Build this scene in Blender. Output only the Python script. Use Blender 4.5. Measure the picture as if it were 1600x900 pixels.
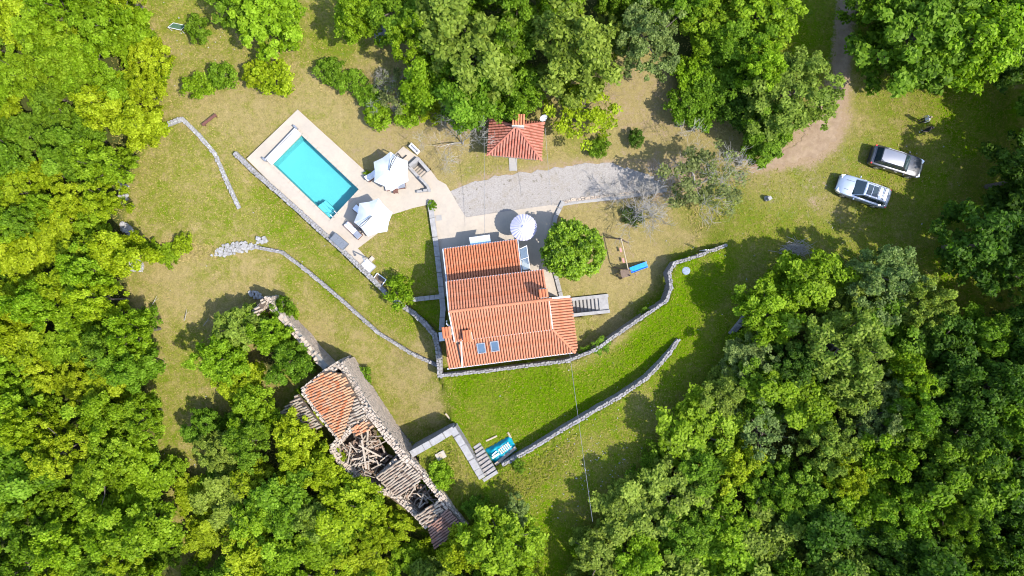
import bpy, bmesh, math, random
import numpy as np
from mathutils import Vector, Matrix

for o in list(bpy.data.objects):
    bpy.data.objects.remove(o)
SC = bpy.context.scene
COL = SC.collection
R = math.radians
random.seed(7)
RNG = np.random.default_rng(7)

# ------------------------------------------------------------------ camera, sky, sun, exposure
CAM_H = 64.0            # drone height above the patio, metres
PPM = 17.0              # photograph pixels per metre on the patio level
cam_data = bpy.data.cameras.new('camera')
cam = bpy.data.objects.new('camera', cam_data)
COL.objects.link(cam)
cam.location = (0, 0, CAM_H)
cam.rotation_euler = (0, 0, 0)
cam_data.sensor_width = 36
cam_data.angle = 2 * math.atan(800 / PPM / CAM_H)
cam_data.clip_end = 3000
SC.camera = cam

SUN_ELEV, SHADOW_DIR = 54.0, 154.0       # shadows fall towards this heading (degrees from +X)
world = bpy.data.worlds.new('World')
SC.world = world
world.use_nodes = True
wn, wl = world.node_tree.nodes, world.node_tree.links
wn.clear()
sky = wn.new('ShaderNodeTexSky')
sky.sky_type = 'NISHITA'
sky.sun_disc = False
sky.sun_elevation = R(SUN_ELEV)
sun_heading = SHADOW_DIR + 180
sky.sun_rotation = R(90 - sun_heading)
sky.altitude = 300
bg = wn.new('ShaderNodeBackground')
bg.inputs['Strength'].default_value = 0.15
wo = wn.new('ShaderNodeOutputWorld')
wl.new(sky.outputs[0], bg.inputs[0])
wl.new(bg.outputs[0], wo.inputs[0])

sun_data = bpy.data.lights.new('sun', 'SUN')
sun_data.energy = 2.7
sun_data.angle = R(0.55)
sun_data.color = (1.0, 0.955, 0.88)
sun = bpy.data.objects.new('sun', sun_data)
COL.objects.link(sun)
sd = Vector((math.cos(R(SHADOW_DIR)) * math.cos(R(SUN_ELEV)), math.sin(R(SHADOW_DIR)) * math.cos(R(SUN_ELEV)), -math.sin(R(SUN_ELEV))))
sun.rotation_euler = sd.to_track_quat('-Z', 'Y').to_euler()
sun.location = (40, -20, 90)

vs = SC.view_settings
vs.view_transform = 'Standard'
vs.look = 'None'
vs.exposure = 1.94
vs.gamma = 1.0
vs.use_curve_mapping = False
SC.render.engine = 'CYCLES'
SC.cycles.filter_width = 1.05
SC.cycles.max_bounces = 6
SC.cycles.transparent_max_bounces = 6


# ------------------------------------------------------------------ helpers
def P(px, py, z=0.0):
    """World point at height z that lies where the photograph has pixel (px, py)."""
    k = (CAM_H - z) / CAM_H / PPM
    return Vector(((px - 800) * k, (450 - py) * k, z))


def link(o):
    COL.objects.link(o)
    return o


ORG = {}


def tag(o, label=None, cat=None, group=None, kind=None):
    if label: o['label'] = label
    if cat: o['category'] = cat
    if group: o['group'] = group
    if kind: o['kind'] = kind
    return o


def thing(name, loc, label, cat, group=None, rz=0.0, local=False):
    o = link(bpy.data.objects.new(name, None))
    o.empty_display_size = 0.3
    o.location = loc
    o.rotation_euler = (0, 0, rz)
    ORG[o.name] = Vector((0, 0, 0)) if local else Vector(loc)
    return tag(o, label, cat, group)


class MB:
    """Collects shapes, then links them as one mesh object."""

    def __init__(self):
        self.v, self.f, self.m = [], [], []

    def add(self, vs, fs, m=0):
        n = len(self.v)
        self.v += [tuple(p) for p in vs]
        self.f += [tuple(i + n for i in f) for f in fs]
        self.m += [m] * len(fs)
        return self

    def box8(self, b, t, m=0):
        return self.add(list(b) + list(t), [(3, 2, 1, 0), (4, 5, 6, 7), (0, 1, 5, 4), (1, 2, 6, 5), (2, 3, 7, 6), (3, 0, 4, 7)], m)

    def box(self, c, s, rz=0.0, m=0, M=None):
        hx, hy, hz = s[0] / 2, s[1] / 2, s[2] / 2
        ca, sa = math.cos(rz), math.sin(rz)
        pts = []
        for z in (-hz, hz):
            for x, y in ((-hx, -hy), (hx, -hy), (hx, hy), (-hx, hy)):
                p = Vector((x, y, z))
                if M is not None:
                    p = M @ p
                else:
                    p = Vector((x * ca - y * sa, x * sa + y * ca, z))
                pts.append(p + Vector(c))
        return self.box8(pts[:4], pts[4:], m)

    def beam(self, a, b, w, h, m=0):
        a, b = Vector(a), Vector(b)
        d = b - a
        M = d.to_track_quat('X', 'Z').to_matrix()
        return self.box((a + b) / 2, (d.length, w, h), m=m, M=M)

    def prism(self, poly, z0, z1, m=0):
        n = len(poly)
        lo = [(p[0], p[1], z0) for p in poly]
        hi = [(p[0], p[1], z1) for p in poly]
        fs = [tuple(range(n))[::-1], tuple(range(n, 2 * n))]
        fs += [(i, (i + 1) % n, n + (i + 1) % n, n + i) for i in range(n)]
        return self.add(lo + hi, fs, m)

    def tube(self, pts, rad, n=6, m=0, cap=True):
        pts = [Vector(p) for p in pts]
        if not hasattr(rad, '__len__'):
            rad = [rad] * len(pts)
        vs, fs = [], []
        for i, p in enumerate(pts):
            d = (pts[min(i + 1, len(pts) - 1)] - pts[max(i - 1, 0)])
            if d.length < 1e-6: d = Vector((0, 0, 1))
            d.normalize()
            u = d.cross(Vector((0, 0, 1)) if abs(d.z) < 0.9 else Vector((1, 0, 0))).normalized()
            w = d.cross(u)
            for k in range(n):
                a = 2 * math.pi * k / n
                vs.append(p + (u * math.cos(a) + w * math.sin(a)) * rad[i])
        for i in range(len(pts) - 1):
            for k in range(n):
                k2 = (k + 1) % n
                fs.append((i * n + k, i * n + k2, (i + 1) * n + k2, (i + 1) * n + k))
        if cap:
            fs.append(tuple(range(n))[::-1])
            fs.append(tuple(range((len(pts) - 1) * n, len(pts) * n)))
        return self.add(vs, fs, m)

    def lathe(self, prof, c, n=12, m=0, axis='Z'):
        vs, fs = [], []
        for r, h in prof:
            for k in range(n):
                a = 2 * math.pi * k / n
                x, y = r * math.cos(a), r * math.sin(a)
                p = (x, y, h) if axis == 'Z' else (x, h, y)
                vs.append(Vector(p) + Vector(c))
        for i in range(len(prof) - 1):
            for k in range(n):
                k2 = (k + 1) % n
                fs.append((i * n + k, i * n + k2, (i + 1) * n + k2, (i + 1) * n + k))
        fs.append(tuple(range(n))[::-1])
        fs.append(tuple(range((len(prof) - 1) * n, len(prof) * n)))
        return self.add(vs, fs, m)

    def stone(self, c, s, rz, j=0.18, m=0):
        """An irregular block."""
        hx, hy, hz = s[0] / 2, s[1] / 2, s[2] / 2
        ca, sa = math.cos(rz), math.sin(rz)
        pts = []
        for z in (-1, 1):
            for x, y in ((-1, -1), (1, -1), (1, 1), (-1, 1)):
                k = 1 - random.random() * j * (1.6 if z > 0 else 1)
                X, Y = x * hx * k, y * hy * (1 - random.random() * j)
                pts.append((c[0] + X * ca - Y * sa, c[1] + X * sa + Y * ca, c[2] + z * hz * (1 - random.random() * j)))
        return self.box8(pts[:4], pts[4:], m)

    def build(self, name, mats, parent=None, smooth=False, kind=None, label=None):
        me = bpy.data.meshes.new(name)
        org = ORG.get(parent.name, Vector()) if parent is not None else Vector()
        vs = [(p[0] - org[0], p[1] - org[1], p[2] - org[2]) for p in self.v]
        me.from_pydata(vs, [], self.f)
        if not isinstance(mats, (list, tuple)): mats = [mats]
        for mt in mats: me.materials.append(mt)
        if len(mats) > 1: me.polygons.foreach_set('material_index', self.m)
        if smooth: me.polygons.foreach_set('use_smooth', [True] * len(me.polygons))
        me.update()
        o = link(bpy.data.objects.new(name, me))
        if parent is not None:
            o.parent = parent
            ORG[o.name] = org
        if kind: o['kind'] = kind
        if label: o['label'] = label
        return o


def np_mesh(name, V, F, mats, attrs=None, midx=None):
    """Mesh from numpy verts (n,3) and quad or tri faces (m,k)."""
    me = bpy.data.meshes.new(name)
    nv, nf, k = len(V), len(F), F.shape[1]
    me.vertices.add(nv)
    me.vertices.foreach_set('co', np.ascontiguousarray(V, dtype=np.float32).ravel())
    me.loops.add(nf * k)
    me.loops.foreach_set('vertex_index', np.ascontiguousarray(F, dtype=np.int32).ravel())
    me.polygons.add(nf)
    me.polygons.foreach_set('loop_start', np.arange(nf, dtype=np.int32) * k)
    for mt in mats: me.materials.append(mt)
    if attrs:
        for an, arr in attrs.items():
            a = me.attributes.new(an, 'FLOAT', 'POINT')
            a.data.foreach_set('value', np.ascontiguousarray(arr, dtype=np.float32))
    me.update(calc_edges=True)
    me.validate()
    return me


def copy_tree(o, parent=None):
    c = o.copy()
    COL.objects.link(c)
    c.parent = parent
    ORG[c.name] = ORG.get(o.name, Vector())
    for ch in [x for x in o.children]:
        copy_tree(ch, c)
    return c


# ------------------------------------------------------------------ materials
class NT:
    def __init__(self, name):
        self.mat = bpy.data.materials.new(name)
        self.mat.use_nodes = True
        self.n, self.l = self.mat.node_tree.nodes, self.mat.node_tree.links
        self.n.clear()
        self.out = self.n.new('ShaderNodeOutputMaterial')

    def new(self, t, **kw):
        nd = self.n.new(t)
        for k, v in kw.items(): setattr(nd, k, v)
        return nd

    def put(self, sock, v):
        if v is None: return
        if hasattr(v, 'node'): self.l.new(v, sock)
        elif isinstance(v, (tuple, list)) and len(v) == 3 and sock.type == 'RGBA': sock.default_value = (*v, 1)
        else: sock.default_value = v

    def noise(self, vec, scale, detail=4, rough=0.6, dist=0.0):
        nd = self.new('ShaderNodeTexNoise')
        self.put(nd.inputs['Vector'], vec)
        nd.inputs['Scale'].default_value = scale
        nd.inputs['Detail'].default_value = detail
        nd.inputs['Roughness'].default_value = rough
        nd.inputs['Distortion'].default_value = dist
        return nd.outputs['Fac']

    def ramp(self, fac, a, b, lo=0.0, hi=1.0):
        nd = self.new('ShaderNodeMapRange')
        self.put(nd.inputs[0], fac)
        for i, v in ((1, a), (2, b), (3, lo), (4, hi)): nd.inputs[i].default_value = v
        return nd.outputs[0]

    def mix(self, f, a, b, mode='MIX'):
        nd = self.new('ShaderNodeMix', data_type='RGBA', blend_type=mode)
        self.put(nd.inputs[0], f)
        self.put(nd.inputs[6], a)
        self.put(nd.inputs[7], b)
        return nd.outputs[2]

    def math(self, op, a, b=None, clamp=False):
        nd = self.new('ShaderNodeMath', operation=op, use_clamp=clamp)
        self.put(nd.inputs[0], a)
        if b is not None: self.put(nd.inputs[1], b)
        return nd.outputs[0]

    def attr(self, name):
        nd = self.new('ShaderNodeAttribute', attribute_name=name)
        return nd.outputs['Fac']

    def pos(self, obj=False):
        if obj: return self.new('ShaderNodeTexCoord').outputs['Object']
        return self.new('ShaderNodeNewGeometry').outputs['Position']

    def bump(self, h, strength, dist=0.05):
        nd = self.new('ShaderNodeBump')
        nd.inputs['Strength'].default_value = strength
        nd.inputs['Distance'].default_value = dist
        self.put(nd.inputs['Height'], h)
        return nd.outputs[0]

    def principled(self, color, rough=0.8, metallic=0.0, spec=0.3, normal=None, **kw):
        nd = self.new('ShaderNodeBsdfPrincipled')
        self.put(nd.inputs['Base Color'], color)
        self.put(nd.inputs['Roughness'], rough)
        nd.inputs['Metallic'].default_value = metallic
        nd.inputs['Specular IOR Level'].default_value = spec
        for k, v in kw.items(): self.put(nd.inputs[k.replace('_', ' ')], v)
        if normal is not None: self.l.new(normal, nd.inputs['Normal'])
        return nd.outputs[0]

    def done(self, shader):
        self.l.new(shader, self.out.inputs['Surface'])
        return self.mat


def M_noise(name, c1, c2, scale=3.0, rough=0.85, bump=0.0, bscale=20.0, metallic=0.0, spec=0.3, island=0.0, c3=None, **kw):
    t = NT(name)
    p = t.pos(obj=False)
    f = t.ramp(t.noise(p, scale, 5, 0.65), 0.3, 0.7)
    col = t.mix(f, c1, c2)
    if c3 is not None:
        col = t.mix(t.ramp(t.noise(p, scale * 0.37, 6, 0.7, 0.6), 0.52, 0.66), col, c3)
    if island:
        g = t.new('ShaderNodeNewGeometry').outputs['Random Per Island']
        col = t.mix(1.0, col, t.new('ShaderNodeCombineColor').outputs[0], 'MULTIPLY') if False else t.mix(t.ramp(g, 0, 1, 0, island), col, t.mix(0.5, (0.02, 0.015, 0.012), c2))
    nrm = t.bump(t.noise(p, bscale, 4, 0.7), bump) if bump else None
    return t.done(t.principled(col, rough, metallic, spec, nrm, **kw))


def M_tile(name, base, dark, pale, var=0.6, lichen=None, lich=0.6, pl=0.75):
    """Clay tiles: each tile its own tone, some bleached, some sooty."""
    t = NT(name)
    p = t.pos()
    g = t.new('ShaderNodeNewGeometry').outputs['Random Per Island']
    col = t.mix(t.ramp(g, 0, 1, 0, var), base, dark)
    g2 = t.math('FRACT', t.math('MULTIPLY', g, 37.7))
    col = t.mix(t.ramp(g2, 0.45, 1.0, 0, pl), col, pale)
    col = t.mix(t.ramp(t.noise(p, 1.2, 5, 0.7), 0.45, 0.8, 0, 0.35), col, pale)
    if lichen is not None:
        col = t.mix(t.ramp(t.noise(p, 2.4, 6, 0.75), lich - 0.12, lich + 0.1), col, lichen)
    nrm = t.bump(t.noise(p, 26, 3, 0.7), 0.35, 0.02)
    return t.done(t.principled(col, 0.85, 0, 0.2, nrm))


def M_leaf(name, transl=0.5, gloss=0.12):
    """Leaf blades: the tree's own colour (object colour), varied by clump and by leaf."""
    t = NT(name)
    oi = t.new('ShaderNodeObjectInfo')
    tone = t.attr('tone')
    hsv = t.new('ShaderNodeHueSaturation')
    t.put(hsv.inputs['Color'], oi.outputs['Color'])
    t.put(hsv.inputs['Hue'], t.ramp(tone, 0, 1, 0.512, 0.490))
    t.put(hsv.inputs['Value'], t.ramp(tone, 0, 1, 0.38, 1.62))
    t.put(hsv.inputs['Saturation'], t.ramp(tone, 0, 1, 1.03, 0.95))
    col = hsv.outputs[0]
    a = t.principled(col, 0.55, 0, gloss)
    tr = t.new('ShaderNodeBsdfTranslucent')
    t.put(tr.inputs['Color'], t.mix(1.0, col, (1.4, 1.6, 0.4), 'MULTIPLY'))
    mx = t.new('ShaderNodeMixShader')
    mx.inputs[0].default_value = transl
    t.l.new(a, mx.inputs[1])
    t.l.new(tr.outputs[0], mx.inputs[2])
    return t.done(mx.outputs[0])


LEAF = M_leaf('leaf')
LEAF_GLOSSY = M_leaf('leaf_glossy', 0.4, 0.3)
BARK = M_noise('bark', (0.06, 0.045, 0.035), (0.12, 0.10, 0.08), 8, 0.9, 0.5, 30)
BARK_PALE = M_noise('bark_pale', (0.17, 0.155, 0.135), (0.28, 0.26, 0.23), 8, 0.9, 0.3, 30)
TILE_NEW = M_tile('clay_tile', (0.355, 0.112, 0.05), (0.26, 0.07, 0.028), (0.39, 0.165, 0.09), 0.5, None, .6, .4)
TILE_SALMON = M_tile('clay_tile_salmon', (0.335, 0.122, 0.063), (0.25, 0.078, 0.037), (0.37, 0.170, 0.105), 0.5, (0.19, 0.11, 0.07), .68, .35)
TILE_PINK = M_tile('clay_tile_pink', (0.26, 0.085, 0.055), (0.18, 0.055, 0.035), (0.32, 0.13, 0.09), 0.6)
TILE_OLD = M_tile('clay_tile_weathered', (0.36, 0.11, 0.04), (0.24, 0.08, 0.035), (0.42, 0.24, 0.13), 0.6, (0.22, 0.19, 0.14), 0.62)
TILE_GREY = M_tile('clay_tile_grey', (0.19, 0.14, 0.10), (0.11, 0.08, 0.06), (0.30, 0.25, 0.19), 0.8, (0.24, 0.10, 0.05), 0.66)
TILE_BROWN = M_tile('clay_tile_brown', (0.15, 0.07, 0.05), (0.10, 0.045, 0.03), (0.22, 0.13, 0.10), 0.8, (0.17, 0.14, 0.12), 0.62)
TILE_BED = M_noise('tile_bed', (0.12, 0.04, 0.02), (0.17, 0.055, 0.028), 4, 0.9)
TILE_BED_OLD = M_noise('tile_bed_old', (0.05, 0.035, 0.025), (0.09, 0.065, 0.045), 4, 0.9)
STONE = M_noise('limestone', (0.15, 0.142, 0.137), (0.275, 0.26, 0.255), 5, 0.9, 0.6, 18, island=0.75, c3=(0.13,0.125,0.10))
STONE_WARM = M_noise('limestone_warm', (0.25, 0.195, 0.145), (0.40, 0.33, 0.265), 4, 0.9, 0.7, 16, island=0.6)
STONE_PALE = M_noise('rubble_pale', (0.17, 0.165, 0.16), (0.33, 0.32, 0.31), 5, 0.9, 0.5, 18, island=0.75)
MORTAR = M_noise('mortar', (0.14, 0.13, 0.115), (0.21, 0.20, 0.18), 6, 0.95, 0.5, 25)
COPING = M_noise('coping_stone', (0.165, 0.158, 0.152), (0.25, 0.238, 0.23), 2.5, 0.9, 0.4, 25)
PLASTER = M_noise('wall_plaster', (0.34, 0.31, 0.27), (0.42, 0.39, 0.34), 2, 0.9, 0.2, 30)
WHITE = M_noise('white_paint', (0.46, 0.46, 0.47), (0.56, 0.56, 0.57), 3, 0.5)
GUTTER = M_noise('grey_zinc', (0.36, 0.37, 0.40), (0.46, 0.47, 0.50), 3, 0.5, metallic=0.3)
CANVAS = M_noise('parasol_canvas', (0.33, 0.35, 0.375), (0.39, 0.41, 0.43), 1.2, 0.9, 0.1, 40)
CANVAS_LILAC = M_noise('parasol_canvas_lilac', (0.31, 0.30, 0.39), (0.36, 0.345, 0.43), 1.2, 0.9, 0.1, 40)
METAL_DARK = M_noise('dark_metal', (0.03, 0.03, 0.035), (0.06, 0.06, 0.065), 6, 0.45, metallic=0.6)
METAL_GREY = M_noise('grey_metal', (0.25, 0.25, 0.26), (0.35, 0.35, 0.36), 6, 0.4, metallic=0.7)
WOOD_DARK = M_noise('dark_wood', (0.07, 0.03, 0.022), (0.12, 0.05, 0.035), 6, 0.7, 0.3, 40)
WOOD_GREY = M_noise('weathered_timber', (0.22, 0.175, 0.13), (0.36, 0.30, 0.235), 6, 0.9, 0.5, 30, island=0.6)
WOOD_PALE = M_noise('pale_timber', (0.24, 0.19, 0.125), (0.32, 0.265, 0.18), 6, 0.8, 0.3, 30)
CUSHION = M_noise('white_cushion', (0.55, 0.55, 0.57), (0.66, 0.66, 0.68), 4, 0.9, 0.2, 30)
CUSHION_GREY = M_noise('grey_cushion', (0.20, 0.21, 0.25), (0.26, 0.27, 0.31), 4, 0.9, 0.2, 30)
RATTAN = M_noise('rattan_grey', (0.075, 0.085, 0.10), (0.12, 0.13, 0.15), 14, 0.7, 0.4, 60)
GLASS_SKY = M_noise('window_glass', (0.03, 0.05, 0.08), (0.05, 0.08, 0.12), 1, 0.05, spec=0.8)
SOIL = M_noise('garden_soil', (0.06, 0.045, 0.032), (0.12, 0.09, 0.06), 5, 0.95, 0.8, 14)


def M_glass_tint():
    t = NT('canopy_glass')
    tr = t.new('ShaderNodeBsdfTransparent')
    tr.inputs[0].default_value = (0.80, 0.88, 0.88, 1)
    gl = t.new('ShaderNodeBsdfGlossy')
    gl.inputs['Roughness'].default_value = 0.08
    gl.inputs[0].default_value = (0.8, 0.9, 0.95, 1)
    mx = t.new('ShaderNodeMixShader')
    mx.inputs[0].default_value = 0.14
    t.l.new(tr.outputs[0], mx.inputs[1])
    t.l.new(gl.outputs[0], mx.inputs[2])
    return t.done(mx.outputs[0])


GLASS_TINT = M_glass_tint()


def M_water():
    t = NT('pool_water')
    tr = t.new('ShaderNodeBsdfTransparent')
    tr.inputs[0].default_value = (0.68, 0.92, 0.93, 1)
    gl = t.new('ShaderNodeBsdfGlossy')
    gl.inputs['Roughness'].default_value = 0.06
    fr = t.new('ShaderNodeFresnel')
    fr.inputs['IOR'].default_value = 1.33
    nrm = t.bump(t.noise(t.pos(), 1.8, 3, 0.5), 0.15, 0.05)
    t.l.new(nrm, gl.inputs['Normal'])
    mx = t.new('ShaderNodeMixShader')
    t.l.new(fr.outputs[0], mx.inputs[0])
    t.l.new(tr.outputs[0], mx.inputs[1])
    t.l.new(gl.outputs[0], mx.inputs[2])
    return t.done(mx.outputs[0])


WATER = M_water()
POOL_LINER = M_noise('pool_liner', (0.235, 0.375, 0.385), (0.26, 0.41, 0.42), 0.7, 0.6)
POOL_STEP = M_noise('pool_step_liner', (0.30, 0.46, 0.47), (0.32, 0.48, 0.49), 0.7, 0.6)


def M_paving(name, c1, c2, c3):
    t = NT(name)
    p = t.pos()
    col = t.mix(t.ramp(t.noise(p, 0.55, 5, 0.6, 0.4), 0.35, 0.68), c1, c2)
    col = t.mix(t.ramp(t.noise(p, 2.8, 6, 0.75), 0.45, 0.75, 0, 0.55), col, c3)
    col = t.mix(t.ramp(t.noise(p, 11, 3, 0.7), 0.58, 0.75, 0, 0.35), col, (0.20, 0.175, 0.15))
    nrm = t.bump(t.noise(p, 30, 4, 0.7), 0.25, 0.02)
    return t.done(t.principled(col, 0.85, 0, 0.25, nrm))


PAVING = M_paving('pale_concrete', (0.262, 0.226, 0.184), (0.305, 0.258, 0.205), (0.215, 0.19, 0.16))
PAVING_GREY = M_paving('grey_concrete', (0.20, 0.19, 0.18), (0.25, 0.235, 0.22), (0.16, 0.152, 0.143))


def M_gravel():
    t = NT('gravel')
    p = t.pos()
    col = t.mix(t.ramp(t.noise(p, 11, 5, 0.9), 0.36, 0.64), (0.145, 0.131, 0.12), (0.27, 0.247, 0.225))
    col = t.mix(t.ramp(t.noise(p, 0.8, 6, 0.7, 0.5), 0.5, 0.75, 0, 0.6), col, (0.165, 0.135, 0.095))
    col = t.mix(t.ramp(t.noise(p, 3.2, 5, 0.75), 0.58, 0.66, 0, 0.75), col, (0.075, 0.062, 0.04))
    nrm = t.bump(t.noise(p, 16, 4, 0.8), 0.5, 0.03)
    return t.done(t.principled(col, 0.95, 0, 0.1, nrm))


GRAVEL = M_gravel()


def M_dirt():
    t = NT('dirt_track')
    p = t.pos()
    col = t.mix(t.ramp(t.noise(p, 1.4, 6, 0.7, 0.4), 0.35, 0.65), (0.165, 0.115, 0.075), (0.235, 0.172, 0.115))
    col = t.mix(t.ramp(t.noise(p, 6, 5, 0.75), 0.56, 0.68), col, (0.15, 0.11, 0.075))
    col = t.mix(t.ramp(t.noise(p, 0.5, 5, 0.7), 0.55, 0.7, 0, 0.5), col, (0.15, 0.12, 0.045))
    nrm = t.bump(t.noise(p, 10, 5, 0.8), 0.7, 0.05)
    return t.done(t.principled(col, 0.95, 0, 0.1, nrm))


DIRT = M_dirt()


def M_ground():
    """Mown turf: dry straw to lush green by the 'lush' attribute, bare soil by 'dirt', leaf litter by 'litter'."""
    t = NT('turf')
    p = t.pos()
    n_big = t.noise(p, 0.22, 5, 0.65, 0.5)
    n_mid = t.noise(p, 1.1, 5, 0.7, 0.3)
    n_fine = t.noise(p, 5.0, 5, 0.85)
    n_vfine = t.noise(p, 13.0, 4, 0.85)
    lush = t.math('ADD', t.attr('lush'), t.math('MULTIPLY', t.math('SUBTRACT', t.math('ADD', n_big, n_mid), 1.0), 1.5))
    lush = t.math('ADD', lush, t.math('MULTIPLY', t.math('SUBTRACT', n_fine, 0.5), 1.9), True)
    dry = t.mix(t.ramp(n_mid, 0.35, 0.7), (0.248, 0.190, 0.084), (0.198, 0.162, 0.052))
    mid = t.mix(t.ramp(n_fine, 0.3, 0.7), (0.122, 0.132, 0.014), (0.168, 0.160, 0.032))
    green = t.mix(t.ramp(n_fine, 0.3, 0.7), (0.052, 0.118, 0.0005), (0.098, 0.158, 0.001))
    a = t.mix(t.ramp(lush, 0.0, 0.5), dry, mid)
    col = t.mix(t.ramp(lush, 0.45, 0.95), a, green)
    col = t.mix(t.ramp(n_vfine, 0.38, 0.66, 0.0, 0.85), col, t.mix(0.55, col, (0.02, 0.03, 0.004)))
    n_tuft = t.noise(p, 3.4, 9, 0.92)
    col = t.mix(1.0, col, t.ramp(n_tuft, 0.36, 0.64, 0.70, 1.28), 'MULTIPLY')
    dirt = t.math('ADD', t.attr('dirt'), t.math('MULTIPLY', t.math('SUBTRACT', t.math('ADD', n_mid, n_fine), 1.0), 1.1), True)
    soil = t.mix(t.ramp(n_fine, 0.3, 0.7), (0.185, 0.127, 0.078), (0.245, 0.18, 0.115))
    col = t.mix(t.ramp(dirt, 0.42, 0.72), col, soil)
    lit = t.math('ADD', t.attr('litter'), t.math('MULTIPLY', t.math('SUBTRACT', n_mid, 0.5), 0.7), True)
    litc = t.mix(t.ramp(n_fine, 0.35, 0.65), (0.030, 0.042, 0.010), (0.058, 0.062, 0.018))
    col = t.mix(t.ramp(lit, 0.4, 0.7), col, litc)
    h = t.math('ADD', t.math('MULTIPLY', n_vfine, 0.6), n_fine)
    nrm = t.bump(t.math('ADD', h, n_tuft), 0.8, 0.08)
    return t.done(t.principled(col, 0.95, 0, 0.0, nrm))


GROUND = M_ground()

# ------------------------------------------------------------------ terrain levels
def wpath(pts):
    return [P(*p) for p in pts]


W_POOL = [(366, 239, .30), (395, 267, .34), (440, 306, .36), (490, 351, .36), (530, 387, .36), (575, 430, .36), (600, 455, .36)]
W_BEND = [(600, 456, .28), (622, 473, .3), (645, 489, .35), (664, 506, .5), (679, 524, .7), (685, 552, .9), (687, 588, 1.1)]
W_SOUTH = [(690, 587, 1.1), (760, 580, 1.25), (830, 571, 1.4), (888, 564, 1.5), (930, 547, 1.7), (980, 512, 1.9), (1020, 485, 2.0), (1042, 470, 2.05), (1049, 450, 2.05), (1046, 426, 2.0), (1055, 411, 1.9), (1085, 402, 1.7), (1136, 383, 1.4)]
W_LOWER = [(786, 727, 2.0), (831, 702, 2.2), (881, 671, 2.5), (902, 659, 2.6), (935, 639, 2.75), (969, 620, 2.85), (1010, 592, 2.95), (1034, 567, 2.8), (1048, 550, 2.6), (1060, 532, 2.35)]
W_GARDEN = [(644, 709, 2.4), (680, 689, 2.4), (708, 672, 2.4), (728, 704, 2.4), (752, 745, 2.2)]
W_LAWN = [(398, 386, -.45), (440, 394, -.42), (480, 424, -.42), (530, 466, -.42), (590, 520, -.35), (640, 551, -.2), (684, 572, .15)]
W_TOP = [(238, 201, .1), (283, 185, .12), (310, 211, .02), (335, 240, -.1), (352, 280, -.2), (372, 324, -.4)]
W_PATIO = [(672, 318, .38), (681, 380, .38), (688, 440, .4), (692, 482, .45), (690, 512, .5)]
W_CROSS = [(646, 468, .38), (692, 463, .38)]
W_KERB = [(879, 317, .28), (868, 340, .28), (862, 370, .28), (862, 400, .28), (868, 428, .28), (877, 463, .28)]

A_POLY = [(p.x, p.y) for p in wpath(W_POOL + W_BEND)] + [tuple(P(*p)[:2]) for p in
          [(704, 672, 0), (650, 706, 0), (530, 575, 0), (600, 700, 0), (700, 830, 0), (720, 860, 0), (760, 1500, 0), (-900, 1500, 0), (-900, 239, 0)]]
A2_POLY = [(p.x, p.y) for p in wpath([(-900, 420, -.45), (330, 395, -.45)] + W_LAWN)] + [tuple(P(*p)[:2]) for p in
           [(687, 588, 0.3), (704, 672, 0), (650, 706, 0), (530, 575, 0), (600, 700, 0), (720, 860, 0), (760, 1500, 0), (-900, 1500, 0)]]
G_POLY = [(p.x, p.y) for p in wpath([(687, 588, .6)] + W_SOUTH[1:] + [(1700, 383, 1.3), (1700, 420, 2), (1250, 425, 2)])] + \
         [(p.x, p.y) for p in wpath(W_LOWER)][::-1] + [(p.x, p.y) for p in wpath([(770, 742, 1.8), (752, 745, 1.8), (728, 704, 1.8), (706, 672, .9)])]
T_POLY = [(p.x, p.y) for p in wpath(W_GARDEN + [(770, 742, 1.9)] + W_LOWER + [(1250, 425, 2), (1700, 420, 2), (2500, 420, 2), (2500, 1500, 2), (760, 1500, 2), (730, 860, 2), (725, 815, 2.4), (690, 775, 2.4), (655, 727, 2.4)])]

C_DEF = [(-400, -300, -1), (0, 0, -1), (0, 240, -1), (240, 100, -.3), (300, 30, -.1), (240, 230, -.4), (330, 238, -.3), (366, 236, -.25), (465, 160, 0), (600, 150, 0), (700, 220, 0), (800, 350, 0),
         (800, 200, .1), (800, 0, .6), (950, 200, .1), (1000, 330, 0), (900, 560, -.1), (720, 570, -.1), (980, 480, -.05), (1030, 440, 0), (1030, 415, .1), (1080, 330, .4), (1085, 395, .5), (1140, 380, 1.2), (1200, 320, 1.1), (1300, 160, 1.0), (1350, 290, 1.3),
         (1320, 0, 1.2), (1500, 250, 1.6), (1600, 100, 1.8), (1500, 400, 1.8), (2000, 300, 2.5), (650, 430, 0), (560, 400, 0), (680, 500, -.1)]
C_A = [(366, 241, -.3), (300, 240, -.4), (0, 240, -1), (420, 300, -.75), (500, 370, -.85), (600, 465, -.85), (660, 520, -.75), (684, 560, -.5), (300, 330, -.7), (400, 370, -.75), (230, 350, -.8), (560, 470, -.8), (-300, 400, -1.6)]
C_A2 = [(400, 400, -1.1), (230, 430, -1.2), (500, 470, -1.3), (600, 550, -1.2), (660, 590, -.7), (684, 600, -.2), (697, 640, -.25), (660, 690, -.9), (600, 650, -1.2), (400, 480, -1.4), (300, 600, -1.7), (0, 600, -2), (300, 880, -2.3), (600, 850, -2), (-200, 900, -3)]
C_G = [(692, 610, .3), (705, 660, .4), (760, 620, .6), (800, 690, .8), (760, 720, .7), (830, 590, 1.0), (900, 600, 1.3), (950, 590, 1.45), (1000, 560, 1.6), (1060, 520, 1.9), (1060, 470, 1.85), (1060, 430, 1.8), (1100, 410, 1.55), (1140, 388, 1.25), (1150, 440, 1.6), (1200, 400, 1.5), (1500, 400, 1.8), (890, 640, 1.15)]
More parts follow.
